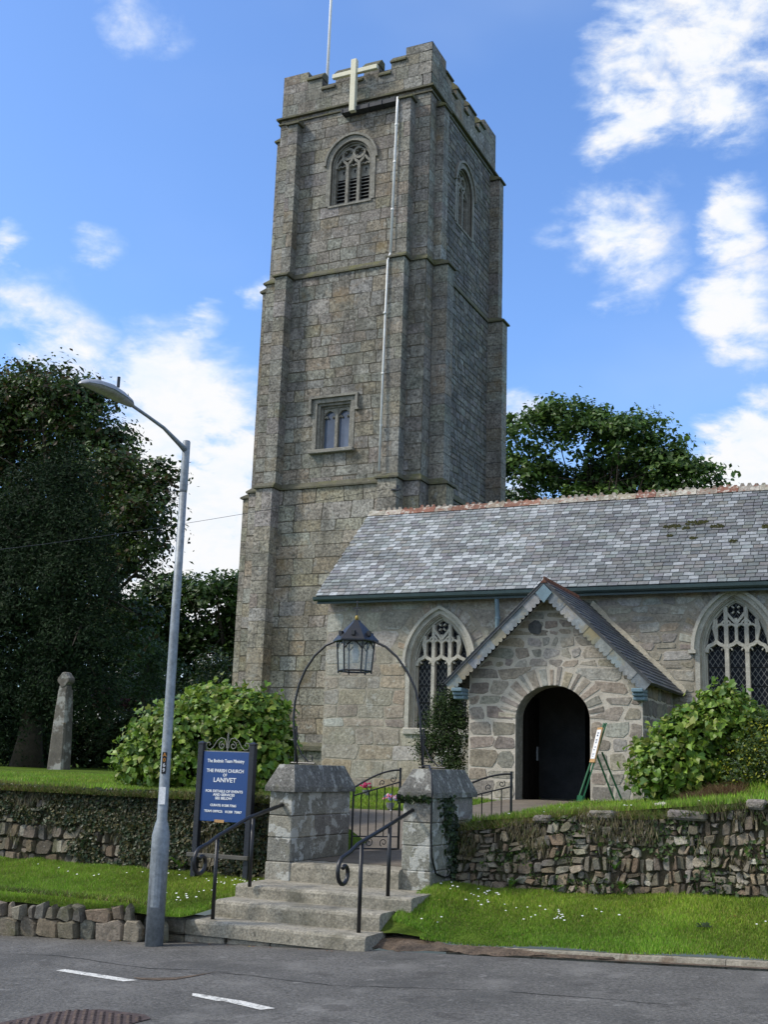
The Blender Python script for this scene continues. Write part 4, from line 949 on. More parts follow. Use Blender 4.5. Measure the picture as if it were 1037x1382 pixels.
gt = MB(); r_ = .07; pr_ = [(22.30-r_, 5.36), (22.30-r_*.8, 5.30), (22.30, 5.27), (22.30+r_*.8, 5.30), (22.30+r_, 5.36), (22.30+r_*.75, 5.36), (22.30, 5.29), (22.30-r_*.75, 5.36)]
A = [(X0r-.02, p, q) for p, q in pr_]; B = [(X1r, p, q) for p, q in pr_]
gt.add(A+B, [(i, (i+1) % 8, 8+(i+1) % 8, 8+i) for i in range(8)]+[tuple(range(8))[::-1], tuple(range(8, 16))])
gt.build('gutter', m_teal, ro)
one('eaves_board', m_teal, ro, lambda b: b.box(X0r+.02, X1r, 22.38, 22.42, 5.22, 5.40))
dpp = MB(); dpp.tube([(-7.85, 22.42, 5.32), (-7.86, 22.5, 5.1), (-7.87, 22.56, 4.9), (-7.87, 22.58, 1.3)], .05)
for z in (4.8, 4.2, 3): dpp.tube([(-7.87, 22.575, z), (-7.87, 22.575, z+.06)], .065)
dpp.build('downpipe', m_bluegrey, ch, True)

# ------------------------------------------------------------------ porch
PX0, PX1, PY, PCX, PZT, PZE = -7.5, -4.33, 20.0, -5.98, 5.05, 3.33
PP = [(.30, .255, .20), (.27, .225, .18), (.34, .305, .25), (.25, .23, .195), (.29, .255, .215), (.32, .27, .205), (.21, .18, .155), (.33, .31, .27)]
tanp = (PZT-PZE)/1.78
DW, DZS, DR, DCX = 1.36, 2.66, .60, -5.93
dh = arch_hole(DCX, DZS, DW, DR, 0, .0); dh2 = lambda z: (arch_hole(DCX, DZS, DW, DR, 0, .36)(z) if z > DZS-.02 else (DCX-.68-.0, DCX+.68+.0))
F_ = front(PY)
def pb(z):
    if z < PZE+.25: return (PX0, PX1)
    hw = (PZT-.14-z)/tanp; return (max(PX0, PCX-hw), min(PX1, PCX+hw))
bk = MB(); b = MB(); r = random.Random(51)
zk0 = PZT-.14-(PCX-PX0)*tanp; zk1 = PZT-.14-(PX1-PCX)*tanp
poly_backing(bk, F_, [(PX0, 1.0), (DCX-.68, 1.0)]+arch_pts(DCX, DZS, DW, DR)+[(DCX+.68, 1.0), (PX1, 1.0), (PX1, zk1), (PCX, PZT-.14), (PX0, zk0)], [], None, 0, .45)
a_ = [(DCX-.68, 1.0)]+arch_pts(DCX, DZS, DW, DR)+[(DCX+.68, 1.0)]; n = len(a_)
jb = MB(); jb.add([F_(*p, 0) for p in a_]+[F_(*p, -.42) for p in a_], [(i, i+1, n+i+1, n+i) for i in range(n-1)]); jb.build('door_jamb', m_dress_t, ch)
stonework(b, F_, 1.05, PZE+.25, lambda z: (PX0, PX1), [dh2], (.17, .32), .36, PP, r, .040, .008, .008, .20, .020, [DZS-.02])
stonework(b, F_, PZE+.25, PZT-.3, pb, [dh2], (.12, .21), .27, PP, r, .045, .008, .008, .26, .022)
voussoirs(b, F_, DCX, DZS, DW, DR, .0, .36, 17, PP, r, .010, .05, .0, .012, .25)
stone_poly(b, F_, [(-6.4, 4.18), (-6.14, 4.14), (-6.12, 4.42), (-6.36, 4.44)], .025, .02, (.09, .09, .09), r, .3, .02)
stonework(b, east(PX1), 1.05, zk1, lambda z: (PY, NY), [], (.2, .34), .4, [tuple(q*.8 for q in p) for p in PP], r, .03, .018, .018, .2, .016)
stonework(b, west(PX0), 1.05, zk0, lambda z: (PY, NY), [], (.2, .34), .4, PP, r, .03, .018, .018, .2, .016)
b.build('porch_stones', m_porch, ch)
bk.add([(PX0, PY, 1), (PX0, NY, 1), (PX0, NY, zk0), (PX0, PY, zk0), (PX0+.4, PY+.42, 1), (PX0+.4, NY, 1), (PX0+.4, NY, zk0), (PX0+.4, PY+.42, zk0)], [(0, 3, 2, 1), (4, 5, 6, 7)])
bk.add([(PX1, PY, 1), (PX1, NY, 1), (PX1, NY, zk1), (PX1, PY, zk1), (PX1-.4, PY+.42, 1), (PX1-.4, NY, 1), (PX1-.4, NY, zk1), (PX1-.4, PY+.42, zk1)], [(0, 1, 2, 3), (7, 6, 5, 4)])
bk.build('porch_wall', m_mort_p, ch)
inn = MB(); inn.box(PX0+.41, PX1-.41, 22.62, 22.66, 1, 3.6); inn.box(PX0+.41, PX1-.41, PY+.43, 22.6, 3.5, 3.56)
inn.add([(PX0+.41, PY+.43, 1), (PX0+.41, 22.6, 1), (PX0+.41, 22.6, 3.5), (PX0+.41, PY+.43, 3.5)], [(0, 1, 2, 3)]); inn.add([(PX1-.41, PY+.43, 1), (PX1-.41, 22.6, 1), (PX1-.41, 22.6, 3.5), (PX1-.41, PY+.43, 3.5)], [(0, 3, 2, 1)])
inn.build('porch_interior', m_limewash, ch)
one('inner_door', m_door, ch, lambda b: (b.box(-6.0, -4.95, 22.5, 22.6, 1.2, 3.25), [b.box(-6.0+.17*k, -5.99+.17*k, 22.485, 22.5, 1.2, 3.25) for k in range(7)]))
dl = MB(); dl.box(-6.60, -6.53, 20.44, 21.15, 1.25, 3.1)
for k in range(5): dl.box(-6.53, -6.515, 20.46+.14*k, 20.55+.14*k, 1.26, 3.08)
do = dl.build('porch_door', m_door, ch); one('latch', m_galv, do, lambda b: b.box(-6.515, -6.49, 20.95, 21.0, 1.95, 2.2))
dl = MB(); dl.box(-5.33, -5.27, 20.44, 21.15, 1.25, 3.1); do2 = dl.build('porch_door', m_door, ch)
one('notice', m_paper, ch, lambda b: b.box(-5.72, -5.42, 22.46, 22.485, 2.62, 2.82))
one('porch_floor', m_step, ch, lambda b: b.box(PX0+.42, PX1-.42, 19.95, 22.6, 1.1, 1.245))
# porch roof
pr_o = None
def slope_pt(side, s, y, d=0):   # s: 0 eave .. 1 ridge along slope length L
    Lh = 1.87; a = math.atan(tanp); L = Lh/math.cos(a)
    x = PCX+side*(Lh-s*Lh)+side*math.sin(a)*d; z = PZT+.02-(Lh-s*Lh)*tanp+math.cos(a)*d; return (x, y, z)
ps = MB(); r = random.Random(61)
L = 1.87/math.cos(math.atan(tanp)); ex = .125/L
for side in (1, -1):
    k = 0; s = -.01
    while s < 1:
        y = 19.62-(.1 if k % 2 else 0)
        while y < 22.72:
            wd = r.uniform(.17, .26); ya = max(y, 19.62); yb = min(y+wd-.006, 22.7)
            if yb > ya:
                c = pick([(.085, .09, .10), (.11, .115, .12), (.07, .075, .08), (.13, .13, .125)], r, .15)
                s1 = min(1, s+ex*1.3); q = [slope_pt(side, s, ya, .045), slope_pt(side, s, yb, .045), slope_pt(side, s1, yb, .025), slope_pt(side, s1, ya, .025), slope_pt(side, s, ya, .030), slope_pt(side, s, yb, .030)]
                fs = [(0, 1, 2, 3), (4, 5, 1, 0), (0, 3, 4)]; ps.add(q, fs, c)
            y += wd
        s += ex; k += 1
    a, e = slope_pt(side, -.0, 19.63, .024), slope_pt(side, 1, 19.63, .024); a2, e2 = slope_pt(side, 0, 19.63, -.02), slope_pt(side, 1, 19.63, -.02)
    f = lambda p, y: (p[0], y, p[2])
    ps.add([a, e, e2, a2, f(a, 22.7), f(e, 22.7), f(e2, 22.7), f(a2, 22.7)], [(0, 1, 2, 3), (0, 4, 5, 1), (3, 2, 6, 7), (0, 3, 7, 4)], (.06, .065, .07))
pro = ps.build('porch_roof', m_slate_p, ch, label='steep dark slate roof of the porch')
# scalloped hanging slates down both verges
for side in (1, -1):
    sc_ = MB(); n = 9; r = random.Random(70+side)
    for k in range(n):
        s0, s1 = k/n, (k+1)/n; c = pick([(.19, .215, .225), (.24, .25, .245), (.16, .185, .20), (.26, .22, .145), (.22, .20, .15)], r, .15); yy = 19.655-.007*(k % 2)
        A, B = slope_pt(side, s0, yy, .02), slope_pt(side, s1, yy, .02)
        dep = .235; m = 18; top = []; bot = []; an = math.atan(tanp)
        for j in range(m+1):
            t = j/m; x = A[0]+(B[0]-A[0])*t; z = A[2]+(B[2]-A[2])*t; sc3 = (t*3) % 1 if j < m else 0; dd = dep-.045*abs(2*sc3-1)**2.2
            top.append((x, yy, z)); bot.append((x-side*math.sin(an)*dd, yy, z-math.cos(an)*dd))
        vs = top+bot; q = len(top); vs2 = [(p[0], p[1]+.012, p[2]) for p in vs]
        sc_.add(vs+vs2, [(i, i+1, q+i+1, q+i) for i in range(q-1)]+[(q+i, q+i+1, 3*q+i+1, 3*q+i) for i in range(q-1)]+[(2*q+i+1, 2*q+i, 3*q+i, 3*q+i+1) for i in range(q-1)], c)
    sc_.build('scalloped_verge', m_lead, ch)
    x = PCX+side*1.64
    kk = MB(); 
    for (h0, h1, dpt) in ((0, .07, .16), (.07, .13, .11), (.13, .2, .07)):
        kk.cbox(x-.10, x+.10, PY-.16-dpt*1.3, PY+.02, 3.19-h1, 3.19-h0-.002, .012)
    kk.build('eaves_corbel', m_bluegrey, ch)
one('apex_lozenge', m_bluegrey, ch, lambda b: b.hexa([(PCX, 19.62, PZT-.36), (PCX+.15, 19.62, PZT-.18), (PCX+.15, 19.645, PZT-.18), (PCX, 19.645, PZT-.36), (PCX-.15, 19.62, PZT-.18), (PCX, 19.62, PZT-.02), (PCX, 19.645, PZT-.02), (PCX-.15, 19.645, PZT-.18)]))
rd = MB(); y = 19.62; r = random.Random(3)
while y < 22.0:
    rd.add([(PCX-.07, y, PZT-.0), (PCX, y, PZT+.075), (PCX+.07, y, PZT-.0), (PCX-.07, y+.19, PZT-.0), (PCX, y+.19, PZT+.075), (PCX+.07, y+.19, PZT-.0)], [(0, 1, 4, 3), (1, 2, 5, 4), (0, 2, 1), (3, 4, 5)])
    for q in range(3): rd.box(PCX-.012, PCX+.012, y+.01+q*.062, y+.05+q*.062, PZT+.065, PZT+.115)
    y += .2
rd.build('porch_ridge', m_terra_p, pro)
r = random.Random(14)
for side in (1, -1):
    fl = MB(); n = 16; pv = None
    for k in range(n+1):
        s = k/n*.98; p = slope_pt(side, s, 22.62, .03); q = (p[0]+side*r.uniform(.035, .07), p[1], p[2]+r.uniform(.06, .1))
        if pv: fl.add([pv[0], p, q, pv[1], (pv[0][0], 22.71, pv[0][2]), (p[0], 22.71, p[2]), (q[0], 22.71, q[2]), (pv[1][0], 22.71, pv[1][2])], [(0, 1, 2, 3), (3, 2, 6, 7), (0, 4, 5, 1)])
        pv = (p, q)
    fl.build('cement_flashing', m_flash, ch)

# ================================================================== STREET LAMP
lp = thing('street_lamp', 'grey galvanised street lamp on a tapering column beside the steps', 'street lamp', (-7.2, 10.235, -.1))
b = MB(); X, Y = -7.2, 10.235
b.tube([(X, Y, -.12), (X, Y, .98), (X, Y, 1.10), (X, Y, 1.13), (X, Y, 3), (X, Y, 5.02)], [.092, .092, .066, .054, .048, .038], 20); pole = b.build('pole', m_galv, lp, True)
one('sleeve', m_galv, lp, lambda b: b.tube([(X, Y, 4.62), (X, Y, 4.66), (X, Y, 5.2), (X, Y, 5.215)], [.040, .044, .043, .036], 18), True)
one('access_door', m_galv, lp, lambda b: b.add([(X+.093*math.sin(a), Y-.093*math.cos(a)-.003, z) for z in (.28, .78) for a in (-.1, .25, .6, .95)], [(i, i+1, 5+i, 4+i) for i in range(3)]))
one('arm', m_galv, lp, lambda b: b.tube([(X, Y, 5.1), (X, Y-.12, 5.14), (X, 9.8, 5.24), (X, 9.5, 5.285), (X, 9.15, 5.33)], [.036, .028, .020, .018, .018], 12), True)
hd = MB(); hb = MB()
sec = [(9.22, .035, .035, 5.325), (9.16, .07, .055, 5.335), (9.0, .10, .078, 5.345), (8.80, .115, .085, 5.355), (8.60, .105, .07, 5.345), (8.46, .07, .042, 5.325), (8.40, .025, .018, 5.305)]
nn = 9; vs = []; low = []
for (y, hw, hh, z) in sec:
    for i in range(nn):
        a = PI*i/(nn-1); vs.append((X-hw*math.cos(a), y, z+hh*math.sin(a)*.95-.01))
fs = [(k*nn+i, (k+1)*nn+i, (k+1)*nn+i+1, k*nn+i+1) for k in range(len(sec)-1) for i in range(nn-1)]+[tuple(range(nn)), tuple((len(sec)-1)*nn+i for i in range(nn))[::-1]]
hd.add(vs, fs); vs2 = []
for (y, hw, hh, z) in sec:
    for i in range(nn):
        a = PI*i/(nn-1); vs2.append((X-hw*math.cos(a)*.93, y, z-.012-hh*math.sin(a)*.45))
hb.add(vs2, [(k*nn+i, k*nn+i+1, (k+1)*nn+i+1, (k+1)*nn+i) for k in range(2, len(sec)-1) for i in range(nn-1)])
hd.add([(v[0]*1.0, v[1], v[2]) for v in vs2[:3*nn]], [(k*nn+i, k*nn+i+1, (k+1)*nn+i+1, (k+1)*nn+i) for k in range(2) for i in range(nn-1)])
hdo = hd.build('lamp_head', m_lampgrey, lp, True); hb.build('lens', m_lens, hdo, True)
one('photocell', m_iron, hdo, lambda b: (b.tube([(X, 8.98, 5.44), (X, 8.98, 5.55)], .016)))
tagm = mat('lamp_number_plate', (.012, .012, .012), rough=.5, var=0, bump=0); tago = mat('plate_orange', (.5, .22, .05), var=0, bump=0); tagw = mat('plate_white', (.6, .6, .6), var=0, bump=0)
def text_mesh(s, size, m, name, parent, loc, rot, width=None, align='CENTER', extr=.0015, bold=0.0, sx=1.0):
    cu = bpy.data.curves.new('t', 'FONT'); cu.body = s; cu.size = size; cu.align_x = align; cu.extrude = extr; cu.offset = bold; cu.resolution_u = 3
    o = bpy.data.objects.new('t', cu); C.objects.link(o); bpy.context.view_layer.update()
    me = bpy.data.meshes.new_from_object(o.evaluated_get(bpy.context.evaluated_depsgraph_get())); bpy.data.objects.remove(o)
    xs_ = [v.co.x for v in me.vertices]; ww = max(xs_)-min(xs_); k = (width/ww) if width else sx
    M_ = Matrix.Translation(Vector(loc)-ORG.get(parent.name, Vector((0, 0, 0)))) @ rot @ Matrix.Diagonal((k, 1 if width and abs(k-1) < .6 else k, 1, 1))
    me.transform(M_); me.materials.clear(); me.materials.append(m); ob = bpy.data.objects.new(name, me); C.objects.link(ob); ob.parent = parent; return ob
RX = Matrix.Rotation(PI/2, 4, 'X')
dcam = Vector((.56, -.83, 0)).normalized(); yaw = math.atan2(dcam.x, -dcam.y)     # plates face the road obliquely
Rp = Matrix.Rotation(yaw-.25, 4, 'Z'); dv = Rp @ Vector((0, -1, 0)); tv = Rp @ Vector((1, 0, 0))
def plate(z0, z1, hw, m, name):
    q = MB(); cpt = Vector((X, Y, 0))+dv*.058-tv*.0
    p = [cpt-tv*hw+Vector((0, 0, z0)), cpt+tv*hw+Vector((0, 0, z0)), cpt+tv*hw+Vector((0, 0, z1)), cpt-tv*hw+Vector((0, 0, z1))]; p2 = [v-dv*.006 for v in p]
    q.hexa([p2[0], p2[1], p[1], p[0], p2[3], p2[2], p[2], p[3]]); return q.build(name, m, lp)
npz = plate(1.60, 1.82, .024, tagm, 'number_plate')
for i, (c, m) in enumerate(zip('A069', (tago, tago, tagw, tagw))):
    text_mesh(c, .055, m, 'character', lp, Vector((X, Y, 1.775-i*.052))+dv*.060, Rp @ RX, bold=.001)
plate(1.29, 1.465, .034, m_white, 'white_sticker')

lp.rotation_euler = (0, -.009, 0)
# ================================================================== NOTICE BOARD
nb = thing('church_sign', 'blue church notice board on two black posts with scrollwork, before the ivy wall', 'sign', (-7.98, 12.62, .3))
SYB = 12.62
for x in (-8.352, -7.596):
    one('post', m_blackwood, nb, lambda b: (b.cbox(x-.038, x+.038, SYB-.04, SYB+.04, .18, 1.955, .006), b.add([(x-.042, SYB-.044, 1.955), (x+.042, SYB-.044, 1.955), (x+.042, SYB+.044, 1.955), (x-.042, SYB+.044, 1.955), (x-.042, SYB-.044, 1.97), (x+.042, SYB-.044, 1.97), (x+.042, SYB+.044, 1.97), (x-.042, SYB+.044, 1.97), (x, SYB, 1.995)], [(0, 1, 5, 4), (1, 2, 6, 5), (2, 3, 7, 6), (3, 0, 4, 7), (4, 5, 8), (5, 6, 8), (6, 7, 8), (7, 4, 8), (3, 2, 1, 0)])))
bx0, bx1, bz0, bz1 = -8.312, -7.636, 1.01, 1.862
bo = one('board', m_blue, nb, lambda b: b.cbox(bx0, bx1, SYB-.02, SYB+.015, bz0, bz1, .004))
bcx = (bx0+bx1)/2; k = .676/.65
for (s, zf, wd, sz) in (('The Bodmin Team Ministry', .155, .545, .058), ('THE PARISH CHURCH', .297, .545, .058), ('OF', .355, .06, .05), ('LANIVET', .437, .33, .078), ('FOR DETAILS OF EVENTS', .585, .545, .043),
                       ('AND SERVICES', .635, .32, .043), ('SEE BELOW', .685, .25, .043), ('CURATE: 01208 77065', .785, .38, .040), ('TEAM OFFICE:   01208  73867', .872, .55, .040)):
    text_mesh(s, sz, m_signwhite, 'lettering', nb, (bcx, SYB-.0225, bz1-.85*zf), RX, wd, bold=.0012)
one('rail', mat('weathered_rail', (.10, .095, .085)), nb, lambda b: b.cbox(-8.44, -7.55, SYB-.075, SYB-.042, .575, .625, .005))
sr = MB()
def spiral(cx, cz, r0_, r1, a0, a1, n=16): return [(cx+(r0_+(r1-r0_)*i/n)*math.cos(a0+(a1-a0)*i/n), cz+(r0_+(r1-r0_)*i/n)*math.sin(a0+(a1-a0)*i/n)) for i in range(n+1)]
for s_ in (-1, 1):
    pts = spiral(.082, .062, .012, .052, 0, 2.5*PI, 22)
    pts = [(p[0], p[1]) for p in pts]
    p1 = [(.02, .02), (.03, .0), (.07, .006)]
    big = [(.134-.12, .03), (.02, .1), (.045, .145), (.1, .16), (.16, .12), (.205, .05), (.25, .012), (.30, .02), (.322, .06), (.305, .095), (.27, .10), (.255, .075), (.27, .06)]
    for path in (pts, big): sr.tube([(bcx+s_*p[0], SYB, bz1+.015+p[1]) for p in path], .006, 6)
sr.tube([(bcx, SYB, bz1), (bcx, SYB, bz1+.2), (bcx, SYB, bz1+.25)], [.008, .01, .002], 6); sr.box(bx0, bx1, SYB-.012, SYB+.012, bz1, bz1+.012)
sr.build('scrollwork', mat('weathered_scroll_iron', (.20, .20, .17), rough=.6, var=.3), nb)
one('torn_paper', m_pine, nb, lambda b: b.box(-8.09, -7.95, SYB-.022, SYB-.0205, 1.0, 1.035))

# ================================================================== HANDRAILS
def handrail(x, label, zb1, pts, posts, sc_dir=-1):
    t = thing('handrail', label, 'handrail', (x, 11, .1), 'black iron handrails of the steps')
    one('rail', m_iron, t, lambda b: b.tube(pts, .021, 10), True)
    for (px, py, z0, z1) in posts: one('post', m_iron, t, lambda b: b.tube([(px, py, z0), (px, py, z1)], .021, 10), True)
def railpath(x, xe, ye, y0, z0, y1, z1, ze):
    s = []
    cy, cz = y0+.02, z0-.155
    for i in range(19):   # scroll curling under
        t = i/18; a = math.radians(-120+ -1*0)+0; ang = math.radians(20-(1-t)*0)
        th = math.radians(90+ (1-t)*400); rr = .155*(.32+.68*t)
        s.append((x, cy-.02+rr*math.cos(th)*1.0, cz+rr*math.sin(th)))
    return s+[(x, y0+.12, z0+.03), (x, y0+.3, z0+.10), (x, y1, z1), (xe, ye, ze)]
handrail(-5.2, 'right iron handrail with scrolled end, joining the pier with the cable', 0, railpath(-5.19, -5.21, 12.16, 10.45, .885, 11.44, 1.135, 1.285), [(-5.2, 10.85, .12, .99), (-5.16, 11.44, .42, 1.13)])
handrail(-6.85, 'left iron handrail with scrolled end, in front of the blue sign', 0, railpath(-6.84, -6.82, 12.06, 10.45, .875, 11.35, 1.145, 1.275), [(-6.855, 10.76, .12, .955), (-6.77, 11.33, .42, 1.14)])

# ================================================================== GATES
def gate(hx, hy, fx, fy, zb, label, flip=False):
    t = thing('iron_gate', label, 'gate', (hx, hy, zb), 'black wrought iron churchyard gates')
    d = Vector((fx-hx, fy-hy, 0)); L = d.length; d.normalize()
    Q = lambda u, z: (hx+d.x*u, hy+d.y*u, zb+z)
    h0, h1 = .80, 1.04
    f = MB(); f.tube([Q(0, 0), Q(0, h0+.02)], .014, 6); f.tube([Q(L, -.03), Q(L, h1+.03)], .016, 6); f.tube([Q(0, .05), Q(L, .05)], .012, 6); f.tube([Q(0, .20), Q(L, .20)], .009, 6)
    f.tube([Q(0, h0-.10), Q(L, h1-.15)], .010, 6)
    f.tube([Q(L*i/10, h0+(h1-h0)*math.sin(i/10*PI/2)) for i in range(11)], .013, 6); f.build('frame', m_iron, t)
    for k in range(1, 6):
        u = L*k/6; one('bar', m_iron, t, lambda b: b.tube([Q(u, .20), Q(u, h0-.10+(h1-.15-h0+.10)*k/6)], .0075, 5))
    s = MB()
    for (u0, zz_, sg, rr) in ((.22, .125, 1, .055), (.42, .125, -1, .055), (.2, .80, 1, .04), (.38, .87, -1, .04), (.52, .92, 1, .045)):
        s = MB(); s.tube([Q(u0*L/.62+p[0], zz_+p[1]) for p in spiral(0, 0, .01, rr, 0 if sg > 0 else PI, (2.3*PI) if sg > 0 else PI+2.3*PI*1, 16)], .006, 5); s.build('scroll', m_iron, t)
    return t
gate(-6.67, 13.62, -6.215, 14.06, .67, 'left iron gate leaf seen between the two piers, half open')
gate(-5.27, 13.52, -4.63, 13.86, .67, 'right iron gate leaf showing beyond the right pier, swung inward')

# ================================================================== OVERTHROW AND LANTERN
ot = thing('lamp_arch', 'black iron arch with scroll brackets spanning the two gate piers', 'arch', (-6.2, 12.7, 1.74))
b = MB(); pts = [(-7.0, 12.7, 1.735), (-7.06, 12.7, 2.02), (-7.09, 12.7, 2.3), (-7.08, 12.7, 2.5), (-7.03, 12.7, 2.72), (-6.95, 12.7, 2.9), (-6.83, 12.7, 3.07), (-6.68, 12.7, 3.195), (-6.52, 12.7, 3.255), (-6.27, 12.7, 3.27), (-6.02, 12.7, 3.235), (-5.86, 12.7, 3.17), (-5.7, 12.7, 3.04), (-5.56, 12.7, 2.86), (-5.45, 12.7, 2.66), (-5.39, 12.7, 2.42), (-5.36, 12.7, 2.1), (-5.33, 12.7, 1.74)]
b.tube(pts, .015, 8); b.build('arch_bar', m_iron, ot, True)
for (x, s_) in ((-7.04, 1), (-5.33, 1)):
    c = MB(); c.tube([(x, 12.7, 1.76), (x+.0, 12.7, 2.2)], .013, 6)
    c.tube([(x+s_*.0, 12.7, 2.15), (x+s_*.03, 12.7, 2.08), (x+s_*.015, 12.7, 2.03), (x, 12.7, 2.06)], .008, 5)
    c.tube([(x+s_*.01, 12.7, 2.0), (x+s_*.09, 12.7, 1.86), (x+s_*.19, 12.7, 1.775), (x+s_*.24, 12.7, 1.79), (x+s_*.24, 12.7, 1.84), (x+s_*.2, 12.7, 1.84)], .009, 6)
    c.tube([(x-.05, 12.7, 1.755), (x+.28, 12.7, 1.755)], .013, 6); c.build('scroll_bracket', m_iron, ot)
ln = thing('lantern', 'six sided black lantern with cross finial hung in the iron arch', 'lantern', (-6.265, 12.7, 2.86), None)
LX, LY = -6.265, 12.7
def hexp_(r, z, a0=.3): return [(LX+r*math.cos(a0+PI/3*i), LY+r*math.sin(a0+PI/3*i), z) for i in range(6)]
rf = MB(); A = hexp_(.285, 3.235); A2 = hexp_(.285, 3.25); B = hexp_(.16, 3.38); D = hexp_(.055, 3.48); E_ = hexp_(.045, 3.50)
rf.add(A+A2+B+D+E_, [tuple(range(6))[::-1]]+[(k*6+i, k*6+(i+1) % 6, k*6+6+(i+1) % 6, k*6+6+i) for k in range(4) for i in range(6)]+[tuple(range(24, 30))])
for i in range(6):
    a = .3+PI/3*(i+.5); x, y = LX+.20*math.cos(a), LY+.20*math.sin(a); rf.box(x-.022, x+.022, y-.022, y+.022, 3.30, 3.355)
rfo = rf.build('lantern_roof', m_iron, ln)
fn = MB(); fn.tube([(LX, LY, 3.5), (LX, LY, 3.53), (LX, LY, 3.56)], [.02, .026, .015], 8); fno = fn.build('finial_collar', m_gold, ln, True)
fn = MB(); fn.tube([(LX, LY, 3.55), (LX, LY, 3.72)], .007, 6); fn.box(LX-.035, LX+.035, LY-.006, LY+.006, 3.645, 3.66); fn.box(LX-.02, LX+.02, LY-.005, LY+.005, 3.61, 3.63)
for p in ((LX, 3.73), (LX-.04, 3.652), (LX+.04, 3.652)): fn.box(p[0]-.012, p[0]+.012, LY-.006, LY+.006, p[1]-.012, p[1]+.012)
fn.build('finial_cross', m_iron, ln)
fr = MB(); T = hexp_(.235, 3.235); Bt = hexp_(.205, 2.875)
for i in range(6):
    fr.tube([T[i], Bt[i], (Bt[i][0], Bt[i][1], 2.845)], .011, 5); j = (i+1) % 6; fr.tube([Bt[i], Bt[j]], .012, 5); fr.tube([T[i], T[j]], .012, 5)
    A_, B_ = Vector(T[i]), Vector(T[j]); a_, b_ = Vector(Bt[i]), Vector(Bt[j]); pts = []
    for k in range(9):
        t = k/8; s = math.sin(t*PI); zz_ = .27*(1-s)**1.0; q = (A_.lerp(B_, t)).lerp(a_.lerp(b_, t), zz_+.02); pts.append(q)
    fr.tube(pts, .007, 4)
fr.build('frame', m_iron, ln)
for i in range(6):
    j = (i+1) % 6; s = .985; g_ = MB(); g_.add([tuple(LX+(p[0]-LX)*s if q == 0 else (LY+(p[1]-LY)*s if q == 1 else p[2]) for q in range(3)) for p in (Bt[i], Bt[j], T[j], T[i])], [(0, 1, 2, 3)]); g_.build('glass_pane', m_lglass, ln)
one('bulb_holder', m_white, ln, lambda b: b.tube([(LX, LY, 3.23), (LX, LY, 3.15), (LX, LY, 3.1), (LX, LY, 2.98)], [.03, .03, .045, .03], 10), True)
# cable down the right pier
cb = MB(); cb.tube([(-5.33, 12.69, 1.77), (-5.08, 12.3, 1.775), (-4.99, 12.13, 1.7), (-4.955, 12.10, 1.5), (-4.965, 12.11, 1.42), (-4.975, 12.13, 1.1), (-4.97, 12.16, .8), (-4.955, 12.25, .62), (-4.95, 12.5, .56), (-4.95, 12.9, .57)], .011, 6)
tag(cb.build('electric_cable', m_iron, None, True), 'black cable running down the right gate pier from the lamp arch', 'cable')
# overhead wire to the tower
wv = []
for i in range(30):
    t = i/29; x = -45+(-12.45+45)*t; y = 24+(27.38-24)*t; z = 9.1+(-1.3)*(1-t)+-1.0*math.sin(PI*t)*.9; wv.append((x, y, z))
tag(one('overhead_wire', m_iron, None, lambda b: b.tube(wv, .006, 4)), 'thin overhead wire running from the left to the tower bracket', 'wire')

# ================================================================== EASEL
es = thing('easel', 'green painted easel with a printed notice beside the porch door', 'easel', (-4.95, 19.25, 1.3))
z0 = 1.30
def bar(b, p, q, w_=.018): b.tube([p, q], w_, 4)
one('front_leg', m_green, es, lambda b: bar(b, (-5.24, 19.15, z0), (-4.83, 19.33, 2.58)))
one('front_leg', m_green, es, lambda b: bar(b, (-5.06, 18.75, z0), (-4.78, 19.27, 2.58)))
one('rear_leg', m_green, es, lambda b: bar(b, (-4.72, 19.55, z0), (-4.97, 19.3, 2.1)))
one('rear_leg', m_green, es, lambda b: bar(b, (-4.56, 19.45, z0), (-4.84, 19.2, 2.1)))
one('foot_rail', m_green, es, lambda b: b.hexa([(-5.26, 19.15, z0), (-5.06, 18.75, z0), (-5.03, 18.77, z0), (-5.23, 19.17, z0), (-5.25, 19.15, z0+.09), (-5.05, 18.75, z0+.09), (-5.02, 18.77, z0+.09), (-5.22, 19.17, z0+.09)]))
bd = MB(); p = [(-5.02, 19.08, 1.93), (-4.93, 18.92, 1.93), (-4.80, 18.98, 2.50), (-4.89, 19.14, 2.50)]; p = [(-5.03, 19.1, 1.93), (-4.90, 18.92, 1.93), (-4.79, 19.04, 2.5), (-4.92, 19.22, 2.5)]
off = Vector((.015, .02, -.01)); bd.hexa([p[0], p[1], Vector(p[1])+off, Vector(p[0])+off, p[3], p[2], Vector(p[2])+off, Vector(p[3])+off]); bdo = bd.build('board', m_pine, es)
def bil(u, v, o=.004):
    a = Vector(p[0]).lerp(Vector(p[1]), u); c = Vector(p[3]).lerp(Vector(p[2]), u); return a.lerp(c, v)-off.normalized()*o
one('notice', m_paper, bdo, lambda b: b.add([bil(.08, .1), bil(.92, .1), bil(.92, .93), bil(.08, .93)], [(0, 1, 2, 3)]))
one('printing', m_ink, bdo, lambda b: [b.add([bil(u0, v0, .006), bil(u1, v0, .006), bil(u1, v1, .006), bil(u0, v1, .006)], [(0, 1, 2, 3)]) for (u0, u1, v0, v1) in ((.3, .7, .82, .85), (.35, .6, .74, .79), (.3, .65, .62, .65), (.4, .6, .54, .59), (.35, .7, .42, .44), (.3, .65, .34, .36), (.25, .7, .22, .24), (.3, .6, .16, .18))])

